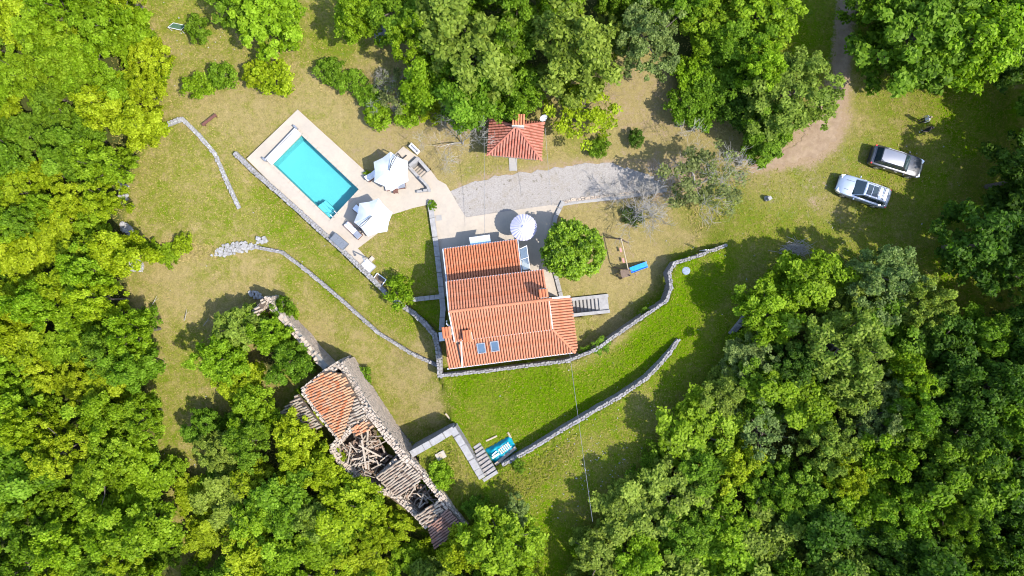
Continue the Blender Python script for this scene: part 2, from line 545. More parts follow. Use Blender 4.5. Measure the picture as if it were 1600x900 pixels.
C_T = [(660, 720, 2.2), (700, 690, 2.2), (745, 750, 1.95), (780, 745, 1.8), (830, 710, 2.0), (900, 665, 2.4), (980, 615, 2.75), (1040, 570, 2.5), (1066, 535, 2.1), (1150, 500, 2.1), (1250, 430, 2.0), (850, 850, 2.2), (1000, 750, 2.9), (1300, 650, 3.0), (1600, 500, 2.6), (1600, 900, 4), (720, 800, 2.0), (700, 850, 1.6)]

PIT_POOL = [tuple(P(*p)[:2]) for p in [(471, 211), (426, 256), (517, 343), (561, 296)]]
PIT_ST1 = [tuple(P(*p)[:2]) for p in [(641.7, 259), (652, 251), (668, 268), (657.6, 278)]]
PIT_ST2 = [tuple(P(*p)[:2]) for p in [(880, 472), (936, 467), (938, 486), (882, 491)]]


def in_poly(X, Y, poly):
    ins = np.zeros(X.shape, bool)
    n = len(poly)
    for i in range(n):
        x1, y1 = poly[i]
        x2, y2 = poly[(i + 1) % n]
        if y1 == y2: continue
        c = ((y1 > Y) != (y2 > Y)) & (X < (x2 - x1) * (Y - y1) / (y2 - y1) + x1)
        ins ^= c
    return ins


def idw(X, Y, ctrl, pw=3.0, soft=1.0):
    num = np.zeros(X.shape)
    den = np.zeros(X.shape)
    for px, py, v in ctrl:
        cx, cy = (px - 800) / PPM, (450 - py) / PPM
        w = 1.0 / (((X - cx) ** 2 + (Y - cy) ** 2 + soft) ** (pw / 2))
        num += w * v
        den += w
    return num / den


def seg_dist(X, Y, path):
    d = np.full(X.shape, 1e9)
    for (x1, y1), (x2, y2) in zip(path[:-1], path[1:]):
        dx, dy = x2 - x1, y2 - y1
        t = np.clip(((X - x1) * dx + (Y - y1) * dy) / (dx * dx + dy * dy + 1e-9), 0, 1)
        d = np.minimum(d, np.hypot(X - x1 - t * dx, Y - y1 - t * dy))
    return d


def blur(a, n):
    for _ in range(n):
        b = np.pad(a, 1, mode='edge')
        a = (b[:-2, 1:-1] + b[2:, 1:-1] + b[1:-1, :-2] + b[1:-1, 2:] + 2 * b[1:-1, 1:-1]) / 6
    return a


STEP = 0.27
gx = np.concatenate([[-900, -300, -130, -80], np.arange(-62, 62.01, STEP), [80, 130, 300, 900]])
gy = np.concatenate([[-900, -300, -130, -60], np.arange(-40, 40.01, STEP), [60, 130, 300, 900]])
GX, GY = np.meshgrid(gx, gy)
GZ = idw(GX, GY, C_DEF)
for poly, ctrl in ((A_POLY, C_A), (A2_POLY, C_A2), (G_POLY, C_G), (T_POLY, C_T)):
    m = in_poly(GX, GY, poly)
    GZ[m] = idw(GX, GY, ctrl)[m]
dw = np.full(GX.shape, 1e9)
for w in (W_POOL, W_BEND, W_SOUTH, W_LOWER, W_GARDEN, W_LAWN):
    dw = np.minimum(dw, seg_dist(GX, GY, [(p.x, p.y) for p in wpath(w)]))
dw = np.minimum(dw, seg_dist(GX, GY, [tuple(P(*p)[:2]) for p in [(530, 575, 0), (650, 708, 0), (725, 818, 0)]]))
k = np.clip((dw - 0.7) / 1.2, 0, 1)
GZ = blur(GZ, 30) * k + GZ * (1 - k)
BASE_Z = GZ.copy()
for poly, z, grow in ((PIT_POOL, -1.9, 0.33), (PIT_ST1, -2.3, 0.2), (PIT_ST2, -2.3, 0.2)):
    m = in_poly(GX, GY, poly) | (seg_dist(GX, GY, poly + poly[:1]) < grow)
    GZ[m] = z


def TZ(x, y):
    i = int(np.clip(np.searchsorted(gx, x) - 1, 0, len(gx) - 2))
    j = int(np.clip(np.searchsorted(gy, y) - 1, 0, len(gy) - 2))
    u = (x - gx[i]) / (gx[i + 1] - gx[i])
    v = (y - gy[j]) / (gy[j + 1] - gy[j])
    Z = BASE_Z
    return float((Z[j, i] * (1 - u) + Z[j, i + 1] * u) * (1 - v) + (Z[j + 1, i] * (1 - u) + Z[j + 1, i + 1] * u) * v)


def PG(px, py, dz=0.0):
    """Point on the ground seen at pixel (px, py), lifted by dz."""
    z = 0.0
    for _ in range(4):
        q = P(px, py, z)
        z = TZ(q.x, q.y) + dz
    return P(px, py, z)


# what grows where
L_LUSH = [(300, 20, .55), (270, 110, .25), (400, 80, .35), (520, 60, .65), (540, 140, -.05), (420, 180, -.1), (330, 170, -.05), (560, 220, .05), (500, 170, -.05), (600, 215, -.2), (700, 230, -.25), (620, 235, -.1),
          (300, 260, .45), (260, 320, .42), (400, 300, .4), (450, 350, .6), (350, 350, .4), (330, 250, .3), (520, 440, .6), (600, 500, .52), (450, 430, .4), (400, 420, -.05), (300, 430, .15), (230, 450, .1), (260, 420, -.15), (400, 460, 0),
          (500, 520, .1), (560, 560, .02), (620, 600, -.08), (660, 560, 0), (680, 640, -.05), (650, 670, .3), (560, 590, .6), (280, 580, .5), (290, 640, .25), (270, 760, .3), (330, 700, .5),
          (620, 360, .45), (640, 400, .38), (590, 400, .3), (660, 450, .5), (670, 485, .95), (610, 380, .3),
          (730, 600, 1.1), (780, 640, .9), (850, 600, 1.1), (900, 620, 1.05), (960, 580, 1.0), (1000, 540, 1.2), (1040, 500, 1.1), (1080, 450, 1.1), (1120, 420, 1.0), (1060, 415, 1.05), (720, 650, .75), (750, 680, .75),
          (690, 710, .7), (720, 730, .4), (680, 740, .85), (740, 780, .8), (800, 760, .6), (850, 740, .65), (900, 700, .5), (990, 620, .35), (1050, 600, .7), (950, 680, .6), (830, 830, .9), (1120, 520, .75), (1150, 470, .55),
          (1160, 430, .45), (1200, 350, .68), (1150, 330, .72), (1120, 300, .5), (1080, 340, .35), (1060, 370, -.1), (1030, 400, -.25), (990, 430, -.3), (940, 440, -.25), (960, 510, -.2), (920, 350, -.25), (900, 540, .1),
          (1230, 300, .55), (1260, 320, .4), (1330, 200, .3), (1310, 250, .35), (1380, 190, .45), (1420, 280, .6), (1350, 350, .6), (1450, 350, .65), (1500, 200, .7), (1540, 300, .7), (1280, 370, .6), (1420, 400, .6),
          (1260, 60, .8), (1240, 30, .85), (740, 270, .4), (700, 260, .1), (880, 225, .15), (1000, 150, .1), (1000, 190, .05), (960, 240, .05), (1060, 230, .15), (1020, 220, .02), (1150, 240, .15)]
L_DIRT = [(1150, 262, .5), (1120, 255, .35), (1060, 245, .35), (1090, 215, .45), (990, 250, .45), (950, 240, .45), (640, 218, .45), (690, 215, .5), (725, 215, .42), (1262, 320, .55), (1255, 335, .3), (1100, 292, .4), (1030, 380, .35), (1040, 350, .3),
          (960, 330, .4), (930, 330, .4), (895, 330, .35), (1010, 400, .38), (990, 425, .42), (950, 400, .42), (970, 395, .48), (940, 450, .34), (1010, 440, .36), (960, 505, .3), (1000, 190, .5), (1040, 190, .5), (1000, 160, .5), (1280, 130, .2), (590, 240, .5), (580, 255, .45), (260, 430, .3), (540, 140, .28), (690, 630, .2),
          (420, 380, .1), (500, 500, .02), (300, 300, -.05), (850, 600, -.2), (1100, 450, -.2), (1400, 300, .1), (300, 30, .1), (1200, 400, 0), (800, 800, -.1), (600, 600, .08), (1330, 190, .3), (480, 200, .06), (1440, 220, .05), (740, 620, -.2), (640, 390, .0),
          (980, 560, -.2), (450, 340, -.05), (250, 60, .15), (350, 110, .15), (1290, 220, .4), (870, 215, .3), (0, 0, -.1), (0, 900, -.1), (1600, 900, -.1), (1600, 0, -.1), (1200, 700, -.2)]
A_LUSH = np.clip(idw(GX, GY, L_LUSH, 3.0, 0.6), -.5, 1.3)
A_DIRT = idw(GX, GY, L_DIRT, 3.5, 0.4)
T_MID = [(1327, -60, 15), (1322, 10, 14), (1318, 50, 14), (1316, 90, 16), (1313, 125, 15), (1305, 150, 20), (1296, 180, 30), (1285, 210, 36), (1262, 232, 26), (1220, 250, 13), (1180, 260, 9)]
for (x1, y1, w1), (x2, y2, w2) in zip(T_MID[:-1], T_MID[1:]):
    dd_ = seg_dist(GX, GY, [tuple(PG(x1, y1)[:2]), tuple(PG(x2, y2)[:2])])
    A_DIRT = np.maximum(A_DIRT, np.clip(1.25 - .68 * dd_ / ((w1 + w2) / 2 / PPM), -.5, 1))
dd_ = seg_dist(GX, GY, [tuple(PG(*p)[:2]) for p in [(740, 310), (800, 298), (900, 285), (1000, 280), (1075, 275)]])
A_DIRT = np.maximum(A_DIRT, np.clip(.95 - .22 * dd_, -.5, .62))

# woods as they show in the photograph (pixel outlines)
F_LEFT = [(-130, -90), (172, -60), (195, 25), (235, 70), (240, 120), (225, 168), (215, 215), (190, 262), (172, 300), (175, 350), (195, 390), (165, 450), (190, 480), (222, 505), (224, 560), (198, 610), (222, 700), (234, 800), (242, 980), (-130, 980)]
F_RUIN = [(335, 540), (385, 500), (430, 540), (455, 590), (415, 640), (440, 690), (500, 690), (540, 745), (590, 790), (640, 830), (668, 868), (730, 850), (805, 800), (822, 830), (815, 980), (302, 980), (308, 900), (326, 800), (350, 720), (362, 660), (378, 620), (345, 590)]
F_TOP = [(560, -70), (600, 40), (650, 50), (655, 130), (725, 160), (790, 150), (870, 130), (950, 110), (980, 60), (1045, 70), (1060, 150), (1090, 170), (1180, 190), (1225, 205), (1270, 160), (1280, 110), (1180, 70), (1210, -10), (1210, -70)]
F_NE = [(1375, -70), (1375, 50), (1395, 105), (1440, 120), (1500, 120), (1540, 90), (1600, 110), (1740, 120), (1740, -70)]
F_EAST = [(1520, 350), (1525, 420), (1600, 440), (1760, 470), (1760, 150), (1620, 170), (1590, 300)]
F_SE = [(1075, 650), (1140, 590), (1165, 520), (1225, 455), (1290, 425), (1390, 425), (1430, 470), (1490, 505), (1560, 520), (1780, 480), (1780, 1040), (880, 1040), (900, 880), (960, 830), (990, 770), (1030, 710)]
FORESTS = [F_LEFT, F_RUIN, F_TOP, F_NE, F_EAST, F_SE]
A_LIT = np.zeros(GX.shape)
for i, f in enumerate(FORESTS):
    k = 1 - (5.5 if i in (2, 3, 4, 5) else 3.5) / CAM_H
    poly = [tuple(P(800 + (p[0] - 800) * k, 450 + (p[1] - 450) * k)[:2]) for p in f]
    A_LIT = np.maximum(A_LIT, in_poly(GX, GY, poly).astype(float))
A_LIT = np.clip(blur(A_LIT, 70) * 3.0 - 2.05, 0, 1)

nx, ny = len(gx), len(gy)
idx = np.arange(nx * ny).reshape(ny, nx)
F = np.stack([idx[:-1, :-1], idx[:-1, 1:], idx[1:, 1:], idx[1:, :-1]], -1).reshape(-1, 4)
V = np.stack([GX, GY, GZ], -1).reshape(-1, 3)
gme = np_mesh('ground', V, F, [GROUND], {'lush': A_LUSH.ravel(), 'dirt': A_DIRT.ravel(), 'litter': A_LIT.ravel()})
ground = link(bpy.data.objects.new('ground', gme))
ground['kind'] = 'structure'


def sheet(name, pts, mat, dz=0.03, flat=None, cell=0.8, thick=0.0, parent=None):
    """A paved or loose surface laid over the ground; pts are photograph pixels."""
    bm = bmesh.new()
    poly = [(PG(*p) if flat is None else P(p[0], p[1], flat)) for p in pts]
    f = bm.faces.new([bm.verts.new((p.x, p.y, 0)) for p in poly])
    if f.normal.z < 0 or f.calc_area() == 0: pass
    bm.normal_update()
    if bm.faces[:][0].normal.z < 0: bmesh.ops.reverse_faces(bm, faces=bm.faces[:])
    if flat is None:
        xs = [p.x for p in poly]
        ys = [p.y for p in poly]
        for ax, lo, hi in ((0, min(xs), max(xs)), (1, min(ys), max(ys))):
            c = lo + cell
            while c < hi:
                no = (1, 0, 0) if ax == 0 else (0, 1, 0)
                co = (c, 0, 0) if ax == 0 else (0, c, 0)
                bmesh.ops.bisect_plane(bm, geom=bm.verts[:] + bm.edges[:] + bm.faces[:], plane_co=co, plane_no=no)
                c += cell
        for v in bm.verts: v.co.z = TZ(v.co.x, v.co.y) + dz
    else:
        for v in bm.verts: v.co.z = flat
    if thick:
        r = bmesh.ops.extrude_face_region(bm, geom=bm.faces[:])
        for e in r['geom']:
            if isinstance(e, bmesh.types.BMVert): e.co.z -= thick
        bmesh.ops.recalc_face_normals(bm, faces=bm.faces[:])
    me = bpy.data.meshes.new(name)
    bm.to_mesh(me)
    bm.free()
    me.materials.append(mat)
    o = link(bpy.data.objects.new(name, me))
    if parent is not None: o.parent = parent
    return o


def wobble(pts, amp, n=3, seed=1):
    r = random.Random(seed)
    out = []
    for i in range(len(pts)):
        a, b = pts[i], pts[(i + 1) % len(pts)]
        for k in range(n):
            t = k / n
            out.append((a[0] + (b[0] - a[0]) * t + r.uniform(-amp, amp), a[1] + (b[1] - a[1]) * t + r.uniform(-amp, amp)))
    return out


g = sheet('gravel_drive', [(703, 299), (715, 320), (728, 340), (790, 331), (862, 321)] + [(900, 316), (960, 307), (1020, 299)] +
          wobble([(1035, 292), (1030, 283), (1010, 272), (985, 265), (950, 253), (900, 257), (860, 265), (800, 271), (740, 283)], 3.2, 6)[:-5], GRAVEL, 0.03)
g['kind'] = 'structure'
t_mid = [(x, y, w * .62) for x, y, w in T_MID]
lft, rgt = [], []
for i, (x, y, w) in enumerate(t_mid):
    a, b = t_mid[max(i - 1, 0)], t_mid[min(i + 1, len(t_mid) - 1)]
    d = Vector((b[0] - a[0], b[1] - a[1])).normalized()
    lft.append((x - d.y * w, y + d.x * w))
    rgt.append((x + d.y * w, y - d.x * w))
g = sheet('dirt_track', wobble(lft + rgt[::-1], 3.5, 7, 4), DIRT, 0.035)
g['kind'] = 'structure'

# pool deck and patio
deck_poly = [(517, 343), (561, 296), (578, 274), (592, 282), (612, 245), (630, 229), (655, 246), (652, 251), (641.7, 259), (657.6, 278), (668, 268), (673, 266), (684, 281), (697, 288), (704, 299.5), (716, 321), (728, 339.5),
             (790, 330), (862, 320), (878, 318), (868, 340), (862, 370), (862, 400), (868, 428), (877, 463), (692, 463), (688, 440), (681, 380), (672, 319), (645, 325), (607, 337), (600, 357), (559, 388), (574, 404), (561, 418), (490, 352)]
d = sheet('patio', deck_poly, PAVING, flat=0.09, thick=0.25)
d['kind'] = 'structure'
d = sheet('pool_deck', [(465, 171), (578, 274), (561, 296), (471, 211), (426, 256), (517, 343), (490, 352), (385, 248)], PAVING, flat=0.09, thick=0.25)
d['kind'] = 'structure'
d = sheet('concrete_path', [(862, 321), (878, 319), (960, 306), (1042, 294), (1042, 300), (965, 312), (905, 318), (879, 322)], PAVING_GREY, dz=0.06, cell=3)
d['kind'] = 'structure'
d = sheet('stepping_path', [(795, 246), (808, 247), (808, 267), (796, 267)], PAVING_GREY, dz=0.07, cell=3)
d['kind'] = 'structure'


# ------------------------------------------------------------------ stone walls
def stone_wall(name, pix, width, label, foot=None, mat=None, face_h=0.24, ragged=0.0, smooth_cap=False, cat='wall', group=None, parent=None, sl=(0.17, 0.38)):
    mat = mat or STONE
    pts = wpath(pix)
    if parent is None:
        c = pts[len(pts) // 2]
        root = thing(name, (c.x, c.y, TZ(c.x, c.y)), label, cat, group)
    else:
        root = parent
    core, st, cap = MB(), MB(), MB()
    for a, b in zip(pts[:-1], pts[1:]):
        d = Vector((b.x - a.x, b.y - a.y, 0))
        L = d.length
        d.normalize()
        n = Vector((-d.y, d.x, 0))
        if foot is None:
            lo = min(TZ(*(a + n * s)[:2]) for s in (-.9, .9)), min(TZ(*(b + n * s)[:2]) for s in (-.9, .9))
            lo = min(lo) - 0.25
        else:
            lo = foot
        hw = width / 2 - 0.05
        a2, b2 = a - d * 0.08, b + d * 0.08
        core.box8([(a2 - n * hw).to_2d().to_3d() + Vector((0, 0, lo)), (b2 - n * hw).to_2d().to_3d() + Vector((0, 0, lo)), (b2 + n * hw).to_2d().to_3d() + Vector((0, 0, lo)), (a2 + n * hw).to_2d().to_3d() + Vector((0, 0, lo))],
                  [a2 - n * hw - Vector((0, 0, .09)), b2 - n * hw - Vector((0, 0, .09)), b2 + n * hw - Vector((0, 0, .09)), a2 + n * hw - Vector((0, 0, .09))])
        ang = math.atan2(d.y, d.x)
        # capping: two uneven stones across, or flat slabs
        s = 0.0
        while s < L:
            l = random.uniform(*sl)
            q = a.lerp(b, min(1, (s + l / 2) / L))
            rz = random.uniform(-ragged, ragged)
            if smooth_cap:
                cap.stone((q.x, q.y, q.z - 0.06 + rz + random.uniform(-.006, .006)), (l * 1.9 - 0.015, width + 0.06, 0.12), ang, 0.03)
                s += l * 1.9
                continue
            s = L
            for side in (-1, 1):
                s2 = random.uniform(-.2, 0)
                while s2 < L:
                    l = random.uniform(*sl) * random.choice((.7, 1, 1, 1.5))
                    q = a.lerp(b, min(1, max(0, (s2 + l / 2) / L)))
                    wd_ = width * random.uniform(.42, .62)
                    off = side * (width / 2 - wd_ / 2 + random.uniform(-.03, .05))
                    st.stone((q.x + n.x * off, q.y + n.y * off, q.z - 0.09 + random.uniform(-ragged, ragged) + random.uniform(-.05, .03)), (l * .98, wd_, 0.2), ang + random.uniform(-.25, .25), .28)
                    s2 += l
        # courses on both faces
        for sgn in (-1, 1):
            zg = min(TZ(*(a + n * sgn * .8)[:2]), TZ(*(b + n * sgn * .8)[:2])) - 0.1 if foot is None else foot
            zt = min(a.z, b.z) - 0.2
            z = zt
            while z > zg:
                s = random.uniform(-.2, 0)
                while s < L:
                    l = random.uniform(*sl)
                    q = a.lerp(b, min(1, max(0, (s + l / 2) / L)))
                    st.stone((q.x + n.x * sgn * (hw - .03), q.y + n.y * sgn * (hw - .03), z - face_h / 2 + (q.z - min(a.z, b.z))), (l * .97, .2, face_h * .95), ang + random.uniform(-.06, .06))
                    s += l
                z -= face_h
    core.build('wall_core', MORTAR, root)
    st.build('stones', mat, root, kind='stuff')
    if smooth_cap: cap.build('coping', COPING, root, kind='stuff')
    return root


stone_wall('stone_wall', W_POOL, 0.42, 'straight pale stone wall along the lower edge of the swimming pool deck', smooth_cap=False)
stone_wall('stone_wall', W_BEND, 0.45, 'curving stone wall from the leafy shrub down to the corner below the house')
stone_wall('stone_wall', W_SOUTH, 0.29, 'long stone wall bending round the house and the play lawn', smooth_cap=False)
stone_wall('stone_wall', W_LOWER, 0.32, 'curved stone wall casting a dark shade on the bright green lawn')
stone_wall('stone_wall', W_GARDEN, 0.55, 'angled wall with smooth grey capping beside the turquoise tarpaulin and steps', smooth_cap=True)
stone_wall('stone_wall', W_LAWN, 0.29, 'low narrow stone wall curving across the dry lawn above the ruin')
stone_wall('stone_wall', W_TOP, 0.34, 'thin pale garden wall bent round the lawn left of the pool', smooth_cap=False, mat=STONE_PALE)
stone_wall('stone_wall', W_PATIO, 0.42, 'low grey wall between the small lawn and the house', smooth_cap=True)
stone_wall('stone_wall', W_CROSS, 0.36, 'short low wall crossing from the leafy shrub to the house side', smooth_cap=True)
stone_wall('kerb_wall', W_KERB, 0.3, 'low kerb wall between patio and the round dense tree', smooth_cap=True, cat='kerb')
stone_wall('stone_wall', [(1144, 522, 2.5), (1160, 503, 2.5), (1174, 484, 2.4)], 0.5, 'short grey stone wall half hidden by the lower right woods')
stone_wall('edging_wall', [(878, 317, .2), (895, 312, .2), (930, 308, .2), (985, 302, .2), (1040, 293, .2)], 0.25, 'thin dark edging between gravel drive and concrete path', cat='kerb', mat=STONE_WARM)

# ------------------------------------------------------------------ tiled roofs
def newell(pts):
    n = Vector((0, 0, 0))
    for i in range(len(pts)):
        a, b = pts[i], pts[(i + 1) % len(pts)]
        n += Vector(((a.y - b.y) * (a.z + b.z), (a.z - b.z) * (a.x + b.x), (a.x - b.x) * (a.y + b.y)))
    return n.normalized()


def tiled_slope(root, pts, mat, bed, pitch=0.235, tile=0.40, drop=0.0, jit=0.0, name='roof', slab=0.1, skip=None, sag=0.0, down=None):
    """One roof slope: a bed slab and, on it, each row of barrel tiles as its own piece."""
    pts = [Vector(p) for p in pts]
    n = newell(pts)
    if n.z < 0:
        n = -n
    c = sum(pts, Vector()) / len(pts)
    d = (Vector((0, 0, -1)) - n * (-n.z)).normalized() if down is None else (Vector(down) - n * n.dot(Vector(down))).normalized()
    u = n.cross(d).normalized()
    uv = [((p - c).dot(u), (p - c).dot(d)) for p in pts]
    flat = [c + u * a + d * b for a, b in uv]
    mb = MB()
    k = len(flat)
    fs = [tuple(range(k)), tuple(range(k, 2 * k))[::-1]] + [(i, (i + 1) % k, k + (i + 1) % k, k + i) for i in range(k)]
    mb.add([p - n * 0.03 for p in flat] + [p - n * (slab + .03) for p in flat], fs)
    ro = mb.build(name, bed, root)
    u0, u1 = min(a for a, b in uv), max(a for a, b in uv)
    ncol = max(1, int(round((u1 - u0) / pitch)))
    pw = (u1 - u0) / ncol
    seg = 6
    for i in range(ncol):
        uc = u0 + (i + .5) * pw
        ys = []
        for (a1, b1), (a2, b2) in zip(uv, uv[1:] + uv[:1]):
            if (a1 > uc) != (a2 > uc):
                ys.append(b1 + (b2 - b1) * (uc - a1) / (a2 - a1))
        if len(ys) < 2: continue
        v0, v1 = min(ys), max(ys)
        if v1 - v0 < 0.12: continue
        t = MB()
        nt = max(1, int(round((v1 - v0) / tile)))
        tl = (v1 - v0) / nt
        # the channel tile between rows
        for j in range(nt):
            if j in (0, nt - 1) and random.random() < drop * 3: continue
            va, vb = v0 + j * tl, v0 + (j + 1) * tl + 0.045
            if skip and skip(uc, (va + vb) / 2): continue
            du, dv, dh, rot = (random.gauss(0, jit) for _ in range(4)) if jit else (0, 0, 0, 0)
            ring = []
            for v, lift, w in ((va + dv, 0.0, pw * .37), (vb + dv, 0.028, pw * .41)):
                for q in range(seg + 1):
                    a = math.pi * q / seg
                    s = uc + du + math.cos(a) * w + rot * (v - va)
                    h = math.sin(a) * pw * .42 + lift + abs(dh) * .3 - sag * math.sin(math.pi * (v - v0) / (v1 - v0))
                    ring.append(c + u * s + d * v + n * h)
            m = seg + 1
            fcs = [(q, q + 1, m + q + 1, m + q) for q in range(seg)] + [tuple(range(m, 2 * m))]
            t.add(ring, fcs)
        if t.f: t.build('tile_row', mat, ro)
    return ro


def ridge_tiles(root, a, b, mat, r=0.13, l=0.42, name='ridge_cap'):
    a, b = Vector(a), Vector(b)
    d = (b - a)
    n = max(1, int(d.length / l))
    mb = MB()
    dn = d.normalized()
    s = dn.cross(Vector((0, 0, 1))).normalized()
    up = s.cross(dn)
    for i in range(n):
        p, q = a.lerp(b, i / n), a.lerp(b, (i + 1) / n + 0.04)
        ring = []
        for e, rr in ((p, r * .9), (q, r * 1.05)):
            for k in range(6):
                an = math.pi * k / 5
                ring.append(e + s * math.cos(an) * rr + up * (math.sin(an) * rr + .03))
        mb.add(ring, [(k, k + 1, 7 + k, 6 + k) for k in range(5)] + [(6, 7, 8, 9, 10, 11), (5, 4, 3, 2, 1, 0)])
    return mb.build(name, mat, root)


def block(mb, pix, z0, m=0):
    """Walls under a roof: pix are (px, py, ztop)."""
    top = [P(*p) for p in pix]
    n = len(top)
    lo = [Vector((p.x, p.y, z0)) for p in top]
    fs = [tuple(range(n))[::-1], tuple(range(n, 2 * n))] + [(i, (i + 1) % n, n + (i + 1) % n, n + i) for i in range(n)]
    mb.add(lo + top, fs, m)


# ------------------------------------------------------------------ main house
hb = P(790, 470, 0)
house = thing('house', (hb.x, hb.y, 0), 'orange tiled stone house with stepped roofs and two roof windows', 'house')
w = MB()
block(w, [(697, 395, 2.6), (702, 440, 3.35), (812, 426, 3.35), (806, 380, 2.6)], -.3)
block(w, [(702, 444, 4.85), (707, 487, 6.15), (714, 529, 4.9), (859, 511, 4.9), (853, 468, 6.15), (845, 426, 4.85)], -.3)
w.build('wall', PLASTER, house)
w = MB()
block(w, [(699, 528, 4.6), (704, 569, 3.05), (888, 545, 3.05), (864, 514, 4.5)], -.4)
block(w, [(860, 472, 4.4), (865, 513, 4.4), (890, 546, 3.05), (897, 541, 3.0), (886, 469, 3.0)], -.4)
w.build('wall', STONE_WARM, house)
Z1a, Z1b = 2.78, 3.55
tiled_slope(house, [P(693, 390, Z1a), P(808, 375, Z1a), P(814.5, 425, Z1b), P(699, 441, Z1b)], TILE_NEW, TILE_BED)
ZR = 6.35
tiled_slope(house, [P(698, 441, 5.0), P(848, 422.5, 5.0), P(856.5, 468, ZR), P(702, 487, ZR)], TILE_SALMON, TILE_BED)
tiled_slope(house, [P(702, 487, ZR), P(856.5, 468, ZR), P(863, 514, 5.05), P(710, 533, 5.05)], TILE_SALMON, TILE_BED)
# the lean-to below it, with openings left for the two roof windows
tiled_slope(house, [P(717, 533, 4.75), P(863, 514.5, 4.75), P(897, 549.5, 3.2), P(722, 572, 3.2)], TILE_SALMON, TILE_BED)
tiled_slope(house, [P(695, 525, 5.0), P(708, 523, 5.0), P(720.5, 572, 3.2), P(700.5, 575, 3.2)], TILE_SALMON, TILE_BED)
tiled_slope(house, [P(857.5, 468, 4.75), P(890.5, 464.5, 3.3), P(902, 544, 3.2), P(897, 549.5, 3.2), P(863, 514.5, 4.75)], TILE_SALMON, TILE_BED)
ridge_tiles(house, P(701, 487, ZR), P(857, 468, ZR), TILE_SALMON)
ridge_tiles(house, P(863, 514.5, 4.75), P(897, 549.5, 3.22), TILE_SALMON, 0.11)


def strip(a, b, w, h, mat, name, parent):
    mb = MB()
    mb.beam(a, b, w, h)
    return mb.build(name, mat, parent)


def off(px, py, z): return P(px, py, z)


strip(off(692, 389, 2.72), off(698, 441, 3.55), .1, .1, GUTTER, 'flashing', house)
strip(off(697, 440.5, 5.05), off(701.2, 487, 6.42), .1, .12, GUTTER, 'flashing', house)
strip(off(701.2, 487, 6.42), off(710.3, 533, 5.1), .1, .12, GUTTER, 'flashing', house)
strip(off(698, 440, 4.95), off(848, 421.3, 4.95), .09, .09, GUTTER, 'gutter', house)
strip(off(692.5, 389, 2.7), off(808.5, 374, 2.7), .1, .1, GUTTER, 'gutter', house)
strip(off(809, 374.5, 2.8), off(815, 425, 3.6), .08, .1, GUTTER, 'flashing', house)
strip(off(857.5, 468, 4.85), off(863.5, 513.5, 4.85), .1, .12, WHITE, 'flashing', house)
strip(off(857, 466.5, 4.7), off(890.5, 463.3, 3.35), .16, .1, GUTTER, 'gutter', house)
strip(off(720.5, 533, 4.82), off(722.3, 572, 3.28), .12, .12, PLASTER, 'parapet', house)
strip(off(699, 576.5, 3.1), off(897, 551, 3.1), .09, .09, GUTTER, 'gutter', house)
strip(off(709, 533.6, 5.0), off(863, 515, 5.0), .07, .07, GUTTER, 'gutter', house)
# chimneys
for px, py, z, h, wx, wy, st in ((848, 458, 6.0, 1.3, .55, .8, True), (700, 518, 4.6, 1.2, .75, .55, False), (731, 524, 5.0, .9, .8, .55, False)):
    q = P(px, py, z)
    mb = MB()
    mb.box((q.x, q.y, z - .4 + h / 2), (wx, wy, h + .8), R(7))
    ch = mb.build('chimney', STONE if st else PLASTER, house)
    cp = MB()
    for i in range(3):
        yy = (i - 1) * .26
        ring = []
        for s in (-1, 1):
            for k in range(5):
                a = math.pi * k / 4
                lx, ly = s * wx * .62, yy + math.cos(a) * .12
                ring.append(Vector((q.x + lx * math.cos(R(97)) - ly * math.sin(R(97)), q.y + lx * math.sin(R(97)) + ly * math.cos(R(97)), z + h + .05 + math.sin(a) * .1)))
        cp.add(ring, [(k, k + 1, 6 + k, 5 + k) for k in range(4)] + [(4, 3, 2, 1, 0), (5, 6, 7, 8, 9)])
    cp.build('chimney_cap', TILE_NEW, ch)
# roof windows on the lean-to slope
sl_pts = [P(717, 533, 4.75), P(863, 514.5, 4.75), P(897, 549.5, 3.2), P(722, 572, 3.2)]
sn = newell(sl_pts)
if sn.z < 0: sn = -sn
sdn = (Vector((0, 0, -1)) + sn * sn.z).normalized()
su = sn.cross(sdn)
sc0 = sum(sl_pts, Vector()) / 4
for px, py in ((752, 542), (773, 539)):
    q = P(px, py, 4.2)
    q.z = sc0.z - (sn.x * (q.x - sc0.x) + sn.y * (q.y - sc0.y)) / sn.z
    q = P(px, py, q.z)
    q.z = sc0.z - (sn.x * (q.x - sc0.x) + sn.y * (q.y - sc0.y)) / sn.z
    Mx = Matrix((su, sdn, sn)).transposed()
    mb = MB()
    for s in (-1, 1):
        mb.box(q + su * s * .32 + sn * .12, (.09, 1.12, .16), M=Mx)
        mb.box(q + sdn * s * .52 + sn * .125, (.55, .09, .16), M=Mx)
    wdw = mb.build('roof_window', METAL_GREY, house)
    mb = MB()
    mb.box(q + sn * .14, (.58, .98, .05), M=Mx)
    mb.build('pane', GLASS_SKY, wdw)
